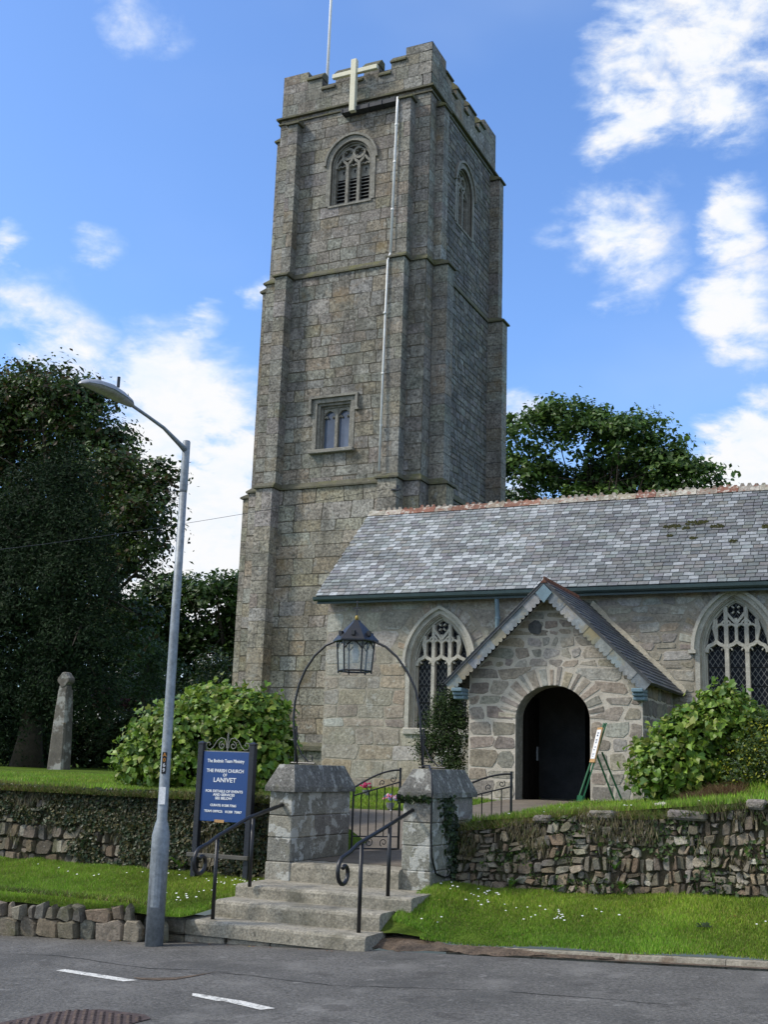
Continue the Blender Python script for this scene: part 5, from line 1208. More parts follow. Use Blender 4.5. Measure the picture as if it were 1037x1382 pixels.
# ================================================================== OLD STONE CROSS
cs = thing('stone_cross', 'tall ancient granite cross with a small wheel head under the dark yew', 'stone cross', (-24.68, 29.27, 1.3))
b = MB(); cx, cy = -24.68, 29.27
secs = [(1.2, .32, .2), (2.2, .285, .18), (3.2, .235, .16), (3.8, .19, .14)]
vs = []
for (z, hw, hd_) in secs: vs += [(cx-hw, cy-hd_+.05, z), (cx-hw+.06, cy-hd_, z), (cx+hw-.06, cy-hd_, z), (cx+hw, cy-hd_+.05, z), (cx+hw, cy+hd_, z), (cx-hw, cy+hd_, z)]
b.add(vs, [(k*6+i, k*6+(i+1) % 6, k*6+6+(i+1) % 6, k*6+6+i) for k in range(3) for i in range(6)]+[tuple(18+i for i in range(6))]); b.build('shaft', m_cross, cs)
b = MB(); n = 20; vs = []
for (y, s) in ((-.15, .9), (-.11, 1), (.12, 1), (.15, .9)):
    for i in range(n):
        a = 2*PI*i/n; q = abs(math.cos(2*a)); rr = (.25-.06*(1-q))*s; vs.append((cx+rr*math.cos(a), cy+y, 4.1+rr*math.sin(a)))
b.add(vs, [(k*n+i, (k+1)*n+i, (k+1)*n+(i+1) % n, k*n+(i+1) % n) for k in range(3) for i in range(n)]+[tuple(range(n)), tuple(3*n+i for i in range(n))[::-1]])
b.cbox(cx-.17, cx+.17, cy-.13, cy+.13, 3.72, 3.92, .03); b.build('wheel_head', m_cross, cs)

# ================================================================== FAR HOUSES
def far_house(cx, cy, w_, d_, z0, ze, zr, label, rot=0):
    t = thing('house', label, 'house', (cx, cy, z0))
    ca, sa = math.cos(rot), math.sin(rot); Q = lambda x, y, z: (cx+x*ca-y*sa, cy+x*sa+y*ca, z)
    b = MB(); b.add([Q(-w_, -d_, z0), Q(w_, -d_, z0), Q(w_, d_, z0), Q(-w_, d_, z0), Q(-w_, -d_, ze), Q(w_, -d_, ze), Q(w_, d_, ze), Q(-w_, d_, ze), Q(0, -d_, zr), Q(0, d_, zr)], [(0, 1, 5, 8, 4), (1, 2, 6, 5), (2, 3, 7, 9, 6), (3, 0, 4, 7)]); wo_ = b.build('wall', m_white, t)
    b = MB(); e = .3; q = (zr-ze)/w_
    for s_ in (-1, 1): b.hexa([Q(s_*(w_+e), -d_-e, ze-e*q-.1), Q(0, -d_-e, zr-.1), Q(0, d_+e, zr-.1), Q(s_*(w_+e), d_+e, ze-e*q-.1), Q(s_*(w_+e), -d_-e, ze-e*q+.08), Q(0, -d_-e, zr+.08), Q(0, d_+e, zr+.08), Q(s_*(w_+e), d_+e, ze-e*q+.08)])
    b.build('roof', mat('far_slate', (.13, .14, .15), vs=2), t); one('chimney', m_white, t, lambda b: b.box(cx-.3, cx+.3, cy-.3, cy+.3, zr-.3, zr+.5))
    for x in (-w_*.5, w_*.5): one('window', m_glassb, t, lambda b: b.add([Q(x-.5, -d_-.02, z0+1), Q(x+.5, -d_-.02, z0+1), Q(x+.5, -d_-.02, z0+2.1), Q(x-.5, -d_-.02, z0+2.1)], [(0, 1, 2, 3)]))
far_house(-55.5, 72, 3.2, 4, 2, 5.2, 7.9, 'distant white gabled cottage with slate roof, glimpsed left through the trees')
far_house(-36.6, 62, 3.2, 3, 2, 6.4, 8.3, 'distant pale cottage peeping out beside the foot of the tower')

# ================================================================== PLANTS
def unit(v): return v/np.maximum(np.linalg.norm(v, axis=1, keepdims=True), 1e-9)
def leaves(name, P, out, size, cols, m, parent, rs, up=.5, rnd=.8, kind='quad', droop=.0, aspect=.55, label=None):
    """P (n,3) centres, out (n,3) outward directions; each leaf a folded blade of its own"""
    n = len(P); rv = rs.normal(size=(n, 3)); nr = unit(out*(1-up)+np.array([0, 0, 1.])*up+rv*rnd*.5)
    t = unit(np.cross(nr, rs.normal(size=(n, 3)))); t[:, 2] -= droop; t = unit(t-nr*np.sum(t*nr, 1, keepdims=True)*.6); s = unit(np.cross(nr, t)); nr = unit(np.cross(t, s))
    sz = (size*(.45+1.1*rs.rand(n)**1.3))[:, None] if np.isscalar(size) else size[:, None]
    if kind == 'quad':
        V = np.stack([P-t*sz*.5, P+s*sz*aspect*.5+nr*sz*.08, P+t*sz*.5, P-s*sz*aspect*.5+nr*sz*.08], 1).reshape(-1, 3)
        F = np.arange(4*n).reshape(n, 4); cc = cols
    else:
        b_ = P-t*sz*.42; e1 = P-t*sz*.30; md = P+t*sz*.05-nr*sz*.03; tip = P+t*sz*.62-nr*sz*.20
        L1 = P-t*sz*.44+s*sz*aspect*.55+nr*sz*.08; L2 = P+s*sz*aspect*.78+nr*sz*.10; L3 = P+t*sz*.32+s*sz*aspect*.42
        R1 = P-t*sz*.44-s*sz*aspect*.55+nr*sz*.08; R2 = P-s*sz*aspect*.78+nr*sz*.10; R3 = P+t*sz*.32-s*sz*aspect*.42
        V = np.stack([e1, L1, L2, md, L3, tip, R1, R2, R3], 1).reshape(-1, 3); a = np.arange(n)[:, None]*9
        F = np.concatenate([a+np.array([[0, 1, 2, 3]]), a+np.array([[3, 2, 4, 5]]), a+np.array([[0, 3, 7, 6]]), a+np.array([[3, 5, 8, 7]])], 1).reshape(-1, 4); cc = np.repeat(cols, 4, 0)
    return np_obj(name, V, F, cc, m, parent, label=label)
def palcols(pal, n, rs, v=.25):
    p = np.array(pal)[rs.randint(0, len(pal), n)]; return p*(1+(rs.rand(n, 1)-.5)*2*v)
def crown_pts(blobs, ncl, per, cr, rs, shell=.55, flat=1.0, down=.35):
    """leaf clumps over and inside ellipsoids; blobs (x,y,z,rx,ry,rz)"""
    B = np.array(blobs, float); wgt = (B[:, 3]*B[:, 5]+B[:, 3]*B[:, 4]); wgt /= wgt.sum(); idx = rs.choice(len(B), ncl, p=wgt)
    d = unit(rs.normal(size=(ncl, 3))); d[:, 2] = np.where((d[:, 2] < 0) & (rs.rand(ncl) > down), -d[:, 2], d[:, 2])
    rad = (shell+(1-shell)*rs.rand(ncl)**.6)[:, None]*(1+rs.normal(size=(ncl, 1))*.06)
    cl = B[idx, :3]+d*rad*B[idx, 3:6]
    crs = cr*(.6+.8*rs.rand(ncl)); off = rs.normal(size=(ncl, per, 3))*crs[:, None, None]*np.array([1, 1, flat])*.6
    P = (cl[:, None, :]+off).reshape(-1, 3); out = unit((d[:, None, :]*1.2+off/np.maximum(crs[:, None, None], 1e-6)*.8).reshape(-1, 3))
    tone = np.repeat(.85+.3*rs.rand(ncl), per)[:, None]
    return P, out, cl, tone
def trunk(name, base, top, r0_, r1_, targets, m, parent, rs, nb_=14, wob=.15, rb=.25):
    b = MB(); base = Vector(base); top = Vector(top); pts = []
    for i in range(9):
        t = i/8; p = base.lerp(top, t); p += Vector((rs.normal(), rs.normal(), 0))*wob*t*(1 if 0 < i < 8 else .3); pts.append(p)
    rr = [r0_*(1.35 if i == 0 else 1)*(1-i/8)+r1_*(i/8) for i in range(9)]; b.tube(pts, rr, 9)
    for k in range(min(nb_, len(targets))):
        t = targets[k]; tg = Vector(t); i = 3+int(rs.randint(0, 6)); p0 = pts[min(i, 8)]
        q = p0.lerp(tg, .5)+Vector((rs.normal()*.2, rs.normal()*.2, -.15*(tg-p0).length)); w_ = max(.015, rr[min(i, 8)]*rb*2)
        path = []
        for j in range(6):
            u = j/5; path.append(p0*(1-u)**2+q*2*u*(1-u)+tg*u*u)
        b.tube(path, [w_*(1-.8*j/5) for j in range(6)], 6)
        for s_ in range(3):
            a = path[2+s_]; e = a+Vector(rs.normal(size=3))*(tg-p0).length*.16; b.tube([a, (a+e)/2+Vector((0, 0, .05)), e], [w_*.35, w_*.22, w_*.08], 5)
    return b.build(name, m, parent, True)
def tree(name, label, cat, blobs, base, top, r0_, seed, pal, ncl, per, cr, size, m=None, group=None, flat=.7, nb_=18, shell=.45, up=.45, aspect=.6, vr=.25, twigs=True, rb=.25, kindl='quad', inner=False):
    rs = np.random.RandomState(seed); t = thing(name, label, cat, base, group)
    P, out, cl, tone = crown_pts(blobs, ncl, per, cr, rs, shell, flat)
    cols = palcols(pal, len(P), rs, vr)*tone
    leaves('crown', P, out, size, cols, m or m_leaf, t, rs, up, .9, kindl, .15, aspect)
    if inner:
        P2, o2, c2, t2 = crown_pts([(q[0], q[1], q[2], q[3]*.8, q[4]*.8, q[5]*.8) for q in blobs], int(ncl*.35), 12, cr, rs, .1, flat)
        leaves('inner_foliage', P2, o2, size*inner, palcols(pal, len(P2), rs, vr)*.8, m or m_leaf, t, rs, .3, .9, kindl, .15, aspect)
    if twigs:
        order = rs.permutation(len(cl)); trunk('trunk', base, top, r0_, r0_*.3, cl[order[:nb_]], m_bark, t, rs, nb_, .12, rb)
    return t
E3 = lambda L, k=1., ky=1., kz=1.: [(x, y, z, r*k, r*k*ky, r*k*kz) for (x, y, z, r) in L]
GREEN_D = [(.022, .042, .012), (.03, .055, .014), (.018, .034, .012), (.045, .05, .014)]
# large sycamore (dark, rusty keys)
syc = E3([(-36.4, 38, 16.7, 2.5), (-33.4, 37, 16.6, 2.0), (-32.4, 38, 16.9, 1.1), (-39.7, 38, 15.6, 3.1), (-32.0, 38, 14.9, 1.9), (-29.7, 37, 13.1, 1.3), (-29.2, 38, 10.9, 1.5), (-27.5, 37, 12.2, .75), (-27.3, 37, 13.2, .45),
          (-31.2, 39, 11.8, 1.9), (-29.6, 38, 9.2, 1.3), (-32.2, 39, 9.9, 1.9), (-36.1, 40, 14.0, 3.1), (-27.6, 36, 11.1, .9), (-27.5, 37, 9.9, .6), (-28.6, 37, 12.4, .7), (-38, 40, 11, 3), (-42, 40, 12, 3.5), (-30.4, 39, 7.2, 1.4)], 1.05, 1, .9)
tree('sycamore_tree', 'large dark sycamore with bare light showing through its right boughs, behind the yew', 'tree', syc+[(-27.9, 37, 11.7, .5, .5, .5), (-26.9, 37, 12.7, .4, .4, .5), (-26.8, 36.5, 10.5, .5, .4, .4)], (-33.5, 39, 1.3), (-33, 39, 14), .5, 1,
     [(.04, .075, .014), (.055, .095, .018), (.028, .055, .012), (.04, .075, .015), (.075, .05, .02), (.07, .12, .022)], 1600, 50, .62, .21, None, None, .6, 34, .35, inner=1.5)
# yew
yewb = []
for (x, y, z, r) in ((-27.2, 31.5, 11.2, 1.3), (-28.2, 31.2, 10.0, 2.0), (-26.6, 31.3, 8.9, 1.7), (-29.6, 31.5, 8.2, 2.4), (-26.1, 31, 7.0, 1.9), (-28.4, 31, 6.2, 2.6), (-25.7, 31, 5.1, 1.9), (-31.5, 31.5, 5.6, 2.8), (-26.1, 31.4, 3.5, 1.8), (-28.6, 31.6, 3.2, 2.4), (-31.6, 31.6, 2.9, 2.6), (-29.5, 32.5, 4.8, 2.6), (-31, 32.5, 8, 2.4), (-34, 33, 4, 3)): yewb.append((x, y, z, r*.95, r*.8, r*1.0))
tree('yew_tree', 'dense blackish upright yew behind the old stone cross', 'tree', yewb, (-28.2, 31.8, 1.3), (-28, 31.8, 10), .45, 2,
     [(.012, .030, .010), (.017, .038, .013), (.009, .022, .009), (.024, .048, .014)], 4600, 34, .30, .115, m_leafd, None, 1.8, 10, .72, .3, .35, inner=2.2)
# background trees
bgl = lambda L, k=1.05: E3(L, k, 1, .85)
tree('background_tree', 'mid green broadleaf tree left of the tower, touching its lower buttress', 'tree', bgl([(-34.3, 52, 9.9, 1.9), (-32.6, 53, 10.6, 1.5), (-33.0, 54, 8.6, 2.0), (-35.4, 54, 7.6, 2.2), (-32, 53, 7, 1.6)]), (-34, 54, 1.3), (-34, 54, 9), .4, 3,
     [(.05, .10, .018), (.07, .125, .022), (.035, .07, .015)], 380, 34, .6, .28, None, 'trees behind the churchyard', .7, 14)
tree('background_tree', 'mid green broadleaf tree behind the lamp column', 'tree', bgl([(-37.2, 52, 10.3, 1.6), (-38.6, 52, 8.9, 1.8), (-37.4, 53, 7.4, 1.9), (-40.4, 54, 7.4, 1.8)]), (-38, 54, 1.3), (-38, 54, 9), .4, 4,
     [(.045, .09, .017), (.06, .11, .02), (.033, .066, .015)], 360, 34, .6, .28, None, 'trees behind the churchyard', .7, 14)
tree('background_tree', 'dark low tree filling the gap under the sycamore boughs', 'tree', bgl([(-42, 54, 8.6, 2.4), (-44.5, 54, 7.4, 2.4), (-41, 55, 6.2, 2.0), (-46, 56, 8.6, 2.6), (-37, 56, 5.2, 2.4), (-33.4, 56, 5.2, 2.0)]), (-43, 55, 1.3), (-43, 55, 7), .4, 5,
     [(.025, .05, .012), (.035, .065, .014)], 460, 34, .65, .28, None, 'trees behind the churchyard', .7, 12)
tree('ash_tree', 'broad leafy tree rising behind the nave roof', 'tree', E3([(-16.0, 50, 17.0, 1.4), (-14.4, 50, 17.6, 1.5), (-16.6, 50, 15.4, 1.1), (-15.2, 51, 15.4, 1.0), (-12.8, 50, 17.0, 1.5), (-11.2, 50, 16.6, 1.4), (-12.4, 52, 15.4, 1.5), (-10.2, 50, 15.5, 1.3),
          (-9.4, 50, 14.7, 1.2), (-8.2, 50, 14.5, .9), (-7.5, 50, 14.3, .5), (-9.2, 50, 16.1, .5), (-14.0, 52, 14.7, 1.5), (-10.7, 52, 14.3, 1.7), (-17.2, 52, 14.4, 1.0), (-9.8, 50, 16.9, .3), (-17.6, 50, 16.2, .8), (-18, 50, 13, 1.5), (-13, 51, 12.5, 2.5), (-9, 51, 12.5, 2.5)], 1.06, 1, .85),
     (-13.5, 51, 1.3), (-13.3, 51, 15), .45, 6, [(.06, .12, .022), (.085, .16, .028), (.045, .095, .018), (.11, .18, .035)], 900, 44, .48, .24, None, None, .6, 40, .42, rb=.16)
sm = [('leafy_shrub', 'pale green shrubby tree under the sycamore, left of the lamp column', [(-32.6, 44, 6.2, 1.3, 1.2, 1.3), (-31.6, 44, 5.4, 1.1, 1, 1.2), (-33, 44, 4.6, 1.4, 1, 1.2)], (-32.4, 44, 1.3), [(.045, .085, .022), (.06, .11, .03)], 9),
      ('leafy_shrub', 'dark green conical shrub close to the foot of the tower', [(-24.2, 37, 4.9, .7, .7, 1.0), (-24.6, 37, 3.8, 1.1, 1, 1.2), (-23.4, 37, 4.0, .9, .9, 1.1), (-25.8, 37, 3.3, 1.2, 1, .9)], (-24.3, 37, 1.3), [(.02, .045, .012), (.035, .06, .014)], 10),
      ('red_shrub', 'small dark red shrub before the white cottage', [(-36.2, 46, 4.3, .9, .8, .6)], (-36.2, 46, 1.3), [(.10, .02, .025), (.06, .015, .02)], 12)]
for (nm, lb, bl, bs, pal, sd) in sm: tree(nm, lb, 'shrub', bl, bs, (bs[0], bs[1], bl[0][2]), .08, sd, pal, 150, 30, .3, .14, None, None, .8, 8)
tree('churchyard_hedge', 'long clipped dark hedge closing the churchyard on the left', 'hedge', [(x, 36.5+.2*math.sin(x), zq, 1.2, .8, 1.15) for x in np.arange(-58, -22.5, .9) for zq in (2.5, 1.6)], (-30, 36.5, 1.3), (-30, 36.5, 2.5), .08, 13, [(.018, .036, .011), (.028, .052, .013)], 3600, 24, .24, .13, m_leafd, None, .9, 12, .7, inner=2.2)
# shaded tangle joining hedge and trees
tree('holly_bush', 'black green holly mass under the trees, left of the tower foot', 'shrub', [(-31, 47, 3.6, 2.6, 1.5, 2.0), (-35, 48, 3.6, 2.8, 1.5, 2.2), (-40, 49, 4.2, 3.4, 1.5, 2.4), (-27.5, 47, 3.4, 2.2, 1.5, 1.9), (-46, 50, 4.4, 3.6, 1.5, 2.8), (-52, 51, 4.6, 3.8, 1.5, 3), (-58, 52, 4.8, 4, 1.5, 3)], (-34, 48, 1.3), (-34, 48, 4), .15, 14, [(.012, .024, .009), (.018, .034, .011)], 1000, 34, .5, .2, m_leafd, None, .8, 8)
# big leaved bushes: every leaf a heart shaped blade
def bigbush(label, blobs, base, seed, n, per, size, pal, group='big leaved bushes beside the gate and porch'):
    rs = np.random.RandomState(seed); t = thing('leafy_bush', label, 'bush', base, group)
    P, out, cl, tone = crown_pts(blobs, n, per, size*1.35, rs, .66, .8, .5)
    keep = P[:, 2] > 1.25; P, out, tone = P[keep], out[keep], tone[keep]
    hi = sstep_np(1.3, 3.2, P[:, 2])[:, None]
    cols = palcols(pal, len(P), rs, .2)*tone
    leaves('foliage', P, out, size, cols, m_leaf, t, rs, .35, .75, 'heart', .55, .62)
    b = MB(); r = random.Random(seed)
    for k in range(26):
        c = cl[rs.randint(len(cl))]; p0 = (base[0]+r.uniform(-.5, .5), base[1]+r.uniform(-.3, .3), base[2]-.1); md = ((p0[0]*.6+c[0]*.4), (p0[1]*.6+c[1]*.4), p0[2]*.35+c[2]*.65); b.tube([p0, md, tuple(c)], [.022, .014, .005], 5)
    b.build('stems', m_bark, t); return t
def sstep_np(a, b, x): t = np.clip((x-a)/(b-a), 0, 1); return t*t*(3-2*t)
PALB = [(.14, .24, .025), (.18, .29, .035), (.10, .19, .022), (.22, .31, .04), (.21, .24, .05), (.075, .15, .02)]
bigbush('large rounded bush of broad lime green leaves behind the blue sign', [(-9.95, 15.3, 2.15, .85, .8, .72), (-10.6, 15.2, 1.95, .75, .7, .6), (-11.0, 15.2, 1.65, .55, .6, .45), (-9.35, 15.3, 2.05, .65, .7, .78), (-8.95, 15.3, 1.85, .38, .5, .7), (-9.2, 15.3, 2.4, .45, .5, .38), (-9.75, 15.3, 2.5, .5, .5, .33), (-10.4, 15.1, 1.6, .9, .6, .5), (-8.8, 15.2, 2.3, .16, .3, .2)],
        (-9.8, 15.4, 1.3), 31, 2500, 7, .088, PALB)
bigbush('spreading bush of broad lime green leaves at the right corner of the porch', [(-3.1, 16.4, 1.95, .5, .5, .5), (-2.75, 16.5, 2.25, .5, .5, .45), (-2.45, 16.5, 2.5, .42, .4, .4), (-3.3, 16.3, 1.75, .4, .4, .35), (-2.9, 16.3, 1.75, .45, .4, .4), (-2.4, 16.5, 2.85, .10, .1, .22), (-2.15, 16.6, 2.3, .3, .4, .4)],
        (-2.85, 16.5, 1.4), 32, 1250, 7, .088, PALB)
tree('flowering_shrub', 'yellow flecked small leaved shrub at the right edge, beside the bank', 'shrub', [(-2.05, 16.1, 1.98, .30, .4, .32), (-1.75, 16.2, 2.2, .42, .4, .42), (-1.7, 15.9, 1.85, .42, .4, .4), (-2.2, 15.9, 1.75, .22, .3, .2), (-1.0, 16.2, 2.1, .6, .6, .6)], (-1.5, 16.9, 1.6), (-1.5, 16.9, 2.2), .03, 33, [(.05, .09, .014), (.035, .07, .014), (.28, .29, .02), (.07, .11, .015), (.06, .10, .015), (.045, .08, .014)], 620, 22, .13, .045, None, None, .9, 10, .6)
tree('young_yew', 'small upright dark green evergreen against the left corner of the porch', 'shrub', [(-8.05, 20.3, 2.85, .28, .3, .3), (-8.2, 20.3, 2.45, .38, .3, .4), (-7.85, 20.3, 2.5, .3, .3, .45), (-8.35, 20.3, 2.2, .33, .3, .25), (-7.95, 20.3, 2.1, .35, .3, .3), (-7.9, 20.3, 1.8, .25, .3, .25), (-7.85, 20.3, 3.05, .14, .2, .2), (-8.45, 20.3, 2.05, .2, .2, .16)], (-7.95, 20.4, 1.25), (-7.95, 20.4, 2.6), .06, 34, [(.03, .055, .014), (.05, .08, .02), (.02, .04, .012)], 560, 26, .12, .04, m_leafd, None, 1.3, 12, .35)
# ivy and weeds on walls
def wallplants(name, label, cat, P, n, size, pal, seed, m, kindl='quad', up=.2):
    rs = np.random.RandomState(seed); pts = np.array(P); out = np.tile(np.array([[0, -1., .1]]), (len(pts), 1))
    o = leaves(name, pts, out, size, palcols(pal, len(pts), rs, .3), m, None, rs, up, .9, kindl, .4, .8); return tag(o, label, cat)
rs = np.random.RandomState(50); pts = []
for k in range(42000):
    x = rs.uniform(-14, -7.0); v = rs.uniform(.3, 1.33); fx = sstep(-11.3, -9.6, x)
    nv = mnoise.noise(Vector((x*1.6, v*2.2, 5)))+.4*mnoise.noise(Vector((x*5, v*5, 1)))
    if nv+ (v-.82)*1.0+fx*.50+.08 > rs.rand()*.2:
        p = PL_(x, v, rs.uniform(.02, .13)); pts.append(p)
o = wallplants('ivy', 'dark glossy ivy matted over the left retaining wall', 'ivy', pts, 0, .042, [(.022, .045, .016), (.035, .06, .022), (.05, .065, .03), (.06, .055, .02), (.10, .09, .03)], 51, m_leaf)
rs = np.random.RandomState(52); pts = []
for k in range(9000):
    x = rs.uniform(-4.9, 6); zb_, zt_ = rzb(x), rzt(x); v = zb_+(zt_-zb_)*rs.rand(); nv = mnoise.noise(Vector((x*1.3, v*2.5, 9)))+.4*mnoise.noise(Vector((x*4, v*4, 2)))
    if nv+.14*(x > -2.6)-.02+.12*(v > zt_-.15)+.1*(v < zb_+.2) > rs.rand()*.25: pts.append(PR(x, v, rs.uniform(.01, .08)))
o = wallplants('wall_weeds', 'small weeds and ivy sprouting from the dry stone wall', 'weeds', pts, 0, .045, [(.03, .055, .015), (.05, .09, .018), (.07, .12, .02), (.06, .06, .02)], 53, m_leaf); o['kind'] = 'stuff'
pts = []; rs = np.random.RandomState(54)
for k in range(900):
    z = rs.uniform(.35, 1.45); y = 12.75+.22*math.sin(z*3)+rs.normal()*.13*(1.6-z*.6); pts.append((-4.975+rs.uniform(0, .05), y, z))
for k in range(160): pts.append((-5.38+rs.rand()*.42, 12.1+rs.uniform(-.03, .02), 1.39+rs.uniform(-.02, .05)))
rsx = np.random.RandomState(55); o = leaves('ivy', np.array(pts), np.tile(np.array([[.8, -.4, .1]]), (len(pts), 1)), .05, palcols([(.03, .05, .018), (.04, .07, .02), (.02, .035, .015)], len(pts), rsx), m_leaf, None, rsx, .2, .9, 'quad', .5, .8); tag(o, 'thin ivy trailing down the side of the right gate pier', 'ivy')
def straw(name, label, Pf, x0, x1, zb_, zt_, n, seed):
    rs = np.random.RandomState(seed); pts = []
    while len(pts) < n:
        x = rs.uniform(x0, x1); t = rs.rand()**.6; v = zb_(x)+(zt_(x)-zb_(x))*t
        if mnoise.noise(Vector((x*2.1, v*3, seed)))+(t-.6)*.5 > rs.rand()*.25: pts.append(Pf(x, v, rs.uniform(.02, .09)))
    P_ = np.array(pts); o = leaves(name, P_, np.tile(np.array([[0, -1., .2]]), (n, 1)), .10, palcols([(.13, .11, .045), (.09, .075, .03), (.16, .13, .07), (.07, .09, .02), (.06, .05, .025)], n, rs, .3), m_leaf, None, rs, .1, .5, 'quad', 3.0, .09)
    return tag(o, label, 'dry grass', kind='stuff')
straw('dry_grass', 'brown dry grass hanging over the face of the ivy wall', PL_, -16, -7.0, lzb, lzt, 16000, 61)
straw('dry_grass', 'brown dry grass hanging from the top of the dry stone wall', PR, -4.95, 6, lambda x: rzb(x)+.25, rzt, 5500, 62)
# ferns at the foot of the right wall and pier
def fern(x, y, z, h, seed, label, n=9, col=(.10, .2, .02)):
    r = random.Random(seed); b = MB()
    for k in range(n):
        a = r.uniform(0, 2*PI); L_ = h*r.uniform(.7, 1.2); dx, dy = math.cos(a), math.sin(a)*.6; pr = []
        for j in range(7):
            t = j/6; pr.append(Vector((x+dx*L_*t*.7, y+dy*L_*t*.7, z+L_*(t*1.1-.55*t*t))))
        sd = Vector((-dy, dx, 0)).normalized()
        for j in range(6):
            w1 = .16*L_*math.sin((j+.6)/6.6*PI); mid = (pr[j]+pr[j+1])/2; c = tuple(q*r.uniform(.7, 1.3) for q in col)
            for s_ in (-1, 1): b.add([pr[j], mid+sd*s_*w1+(pr[j+1]-pr[j])*.5, pr[j+1]], [(0, 1, 2)], c)
    return tag(b.build('fern', m_leaf), label, 'fern')
for (x, z, h, s, lb) in ((-4.28, .5, .2, 1, 'bright fern at the foot of the wall nearest the right pier'), (-3.02, .55, .22, 2, 'lime green fern low on the wall under the long coping stones'), (-3.1, .78, .16, 3, 'small fern halfway up the wall right of its middle'), (-3.75, .5, .14, 5, 'tiny fern at the wall foot between the larger ferns'), (-2.2, .5, .15, 6, 'fern low on the right part of the stone wall')):
    p = PR(x, z, .06); fern(p[0], p[1]-.02, z-.04, h, s, lb)
for (x, z, h, s, lb) in ((-8.75, .42, .24, 8, 'hart tongue fern at the foot of the ivy wall left of the sign'),): p = PL_(x, z, .08); fern(p[0], p[1]-.04, z-.04, h, s, lb)
# small plants lodged in the gate pier
# grass
def grass(name, region, n, zf, h, pal, seed, label, wd=.006, lean=.5, kind='stuff', cat='grass', keep=None):
    rs = np.random.RandomState(seed); x0, x1, y0, y1 = region; X_ = rs.uniform(x0, x1, n); Y_ = rs.uniform(y0, y1, n)
    if keep is not None: k = keep(X_, Y_); X_, Y_ = X_[k], Y_[k]; n = len(X_)
    Z_ = np.array([zf(a, b_) for a, b_ in zip(X_, Y_)]); pt = np.array([mnoise.noise(Vector((a*1.1, b_*1.1, seed))) for a, b_ in zip(X_, Y_)])
    p3 = np.array([mnoise.noise(Vector((a*4, b_*4, seed+3))) for a, b_ in zip(X_, Y_)])
    H = h*(.5+rs.rand(n))*(1+.5*pt+.5*p3); P0 = np.stack([X_, Y_, Z_-.005], 1); a = rs.uniform(0, 2*PI, n); side = np.stack([np.cos(a), np.sin(a), 0*a], 1)*wd*(.7+.6*rs.rand(n, 1))
    ln_ = rs.normal(size=(n, 3))*np.array([1, 1, 0])*lean*H[:, None]*.6
    V = np.stack([P0-side, P0+side, P0+ln_+np.stack([0*H, 0*H, H], 1)], 1).reshape(-1, 3); F = np.arange(3*n).reshape(n, 3)
    pl_ = np.array([mnoise.noise(Vector((a*.45, b_*.6, seed+9))) for a, b_ in zip(X_, Y_)]); c = palcols(pal, n, rs, .22)*(1+.45*pt[:, None]+.25*p3[:, None])*(1+np.array([[.35, .05, .1]])*np.clip(pl_, -.5, 1)[:, None]*.8); o = np_obj(name, V, F, c, m_grassb); tag(o, label, cat, kind=kind); return o
PG = [(.17, .31, .024), (.21, .36, .03), (.13, .25, .022), (.25, .36, .04), (.22, .30, .045), (.24, .25, .07)]
PGD = [(.14, .13, .04), (.10, .13, .025), (.18, .15, .06), (.09, .15, .02)]
grass('grass', (-15, -7.05, 10.45, 13.0), 170000, lverge_z, .034, PG, 1, 'green grass of the verge left of the steps', .006)
grass('grass', (-5.05, 1.5, 11.0, 12.95), 150000, rverge_z, .032, PG, 2, 'green grass of the verge right of the steps', .006, keep=lambda X_, Y_: (X_ > -5.02+.0*Y_) & ((X_ > -4.6) | (Y_ > 11.12+(-4.6-X_)*.25)))
grass('grass', (-5.0, 3, 12.95, 20), 70000, lambda x, y: churchyard_z(x, y), .06, PG, 3, 'mown grass of the churchyard right of the path', .009, keep=lambda X_, Y_: (X_ > -5.1) & ~((X_ < -4.3) & (Y_ > 18.2)) )
grass('grass', (-22, -6.8, 13.05, 22.4), 90000, lambda x, y: churchyard_z(x, y), .045, PG, 4, 'mown grass of the churchyard left of the path', .009, keep=lambda X_, Y_: ~((X_ > -8.75) & (Y_ > 14.0) & (Y_ < 17.05)))
grass('grass', (-5.0, 6, 12.86, 13.3), 16000, lambda x, y: rzt(x)-.03, .085, PGD, 5, 'dry ragged grass fringing the top of the dry stone wall', .006, 1.2)
grass('grass', (-16, -7.0, 12.92, 13.5), 22000, lambda x, y: 1.25, .09, PGD, 6, 'dry ragged grass fringing the top of the ivy wall', .007, 1.3)
grass('grass', (-18, -7.3, 10.36, 10.6), 9000, lambda x, y: .27, .05, PGD+PG, 7, 'rough grass spilling over the low kerb wall', .006, 1.2)
# bare reddish soil where the verge meets the road
def soil(x, y, t):
    return road_z(x)+.008+(.05+.05*(1-sstep(-4.75, -4.2, x)))*t**.8*(1-.6*sstep(-3.9, -3.0, x))+.010*math.sin(x*21)*math.sin(y*31)
V = []; F = []; xs_ = rng_f(-5.08, -2.6, .06); nj = 7
for i_, x in enumerate(xs_):
    y0_ = 10.80+.05*math.sin(x*7)+.035*math.sin(x*19)+.14*sstep(-4.0, -2.6, x); y1_ = 11.22-.26*sstep(-4.6, -4.3, x)
    for j_ in range(nj): y = y0_+(y1_-y0_)*j_/(nj-1); V.append((x, y, soil(x, y, j_/(nj-1))))
F = [(i_*nj+j_, (i_+1)*nj+j_, (i_+1)*nj+j_+1, i_*nj+j_+1) for i_ in range(len(xs_)-1) for j_ in range(nj-1)]
o = np_obj('soil_strip', V, F, None, m_dirt, None, True); tag(o, 'bare reddish soil between the bottom step and the verge', 'soil', kind='structure')
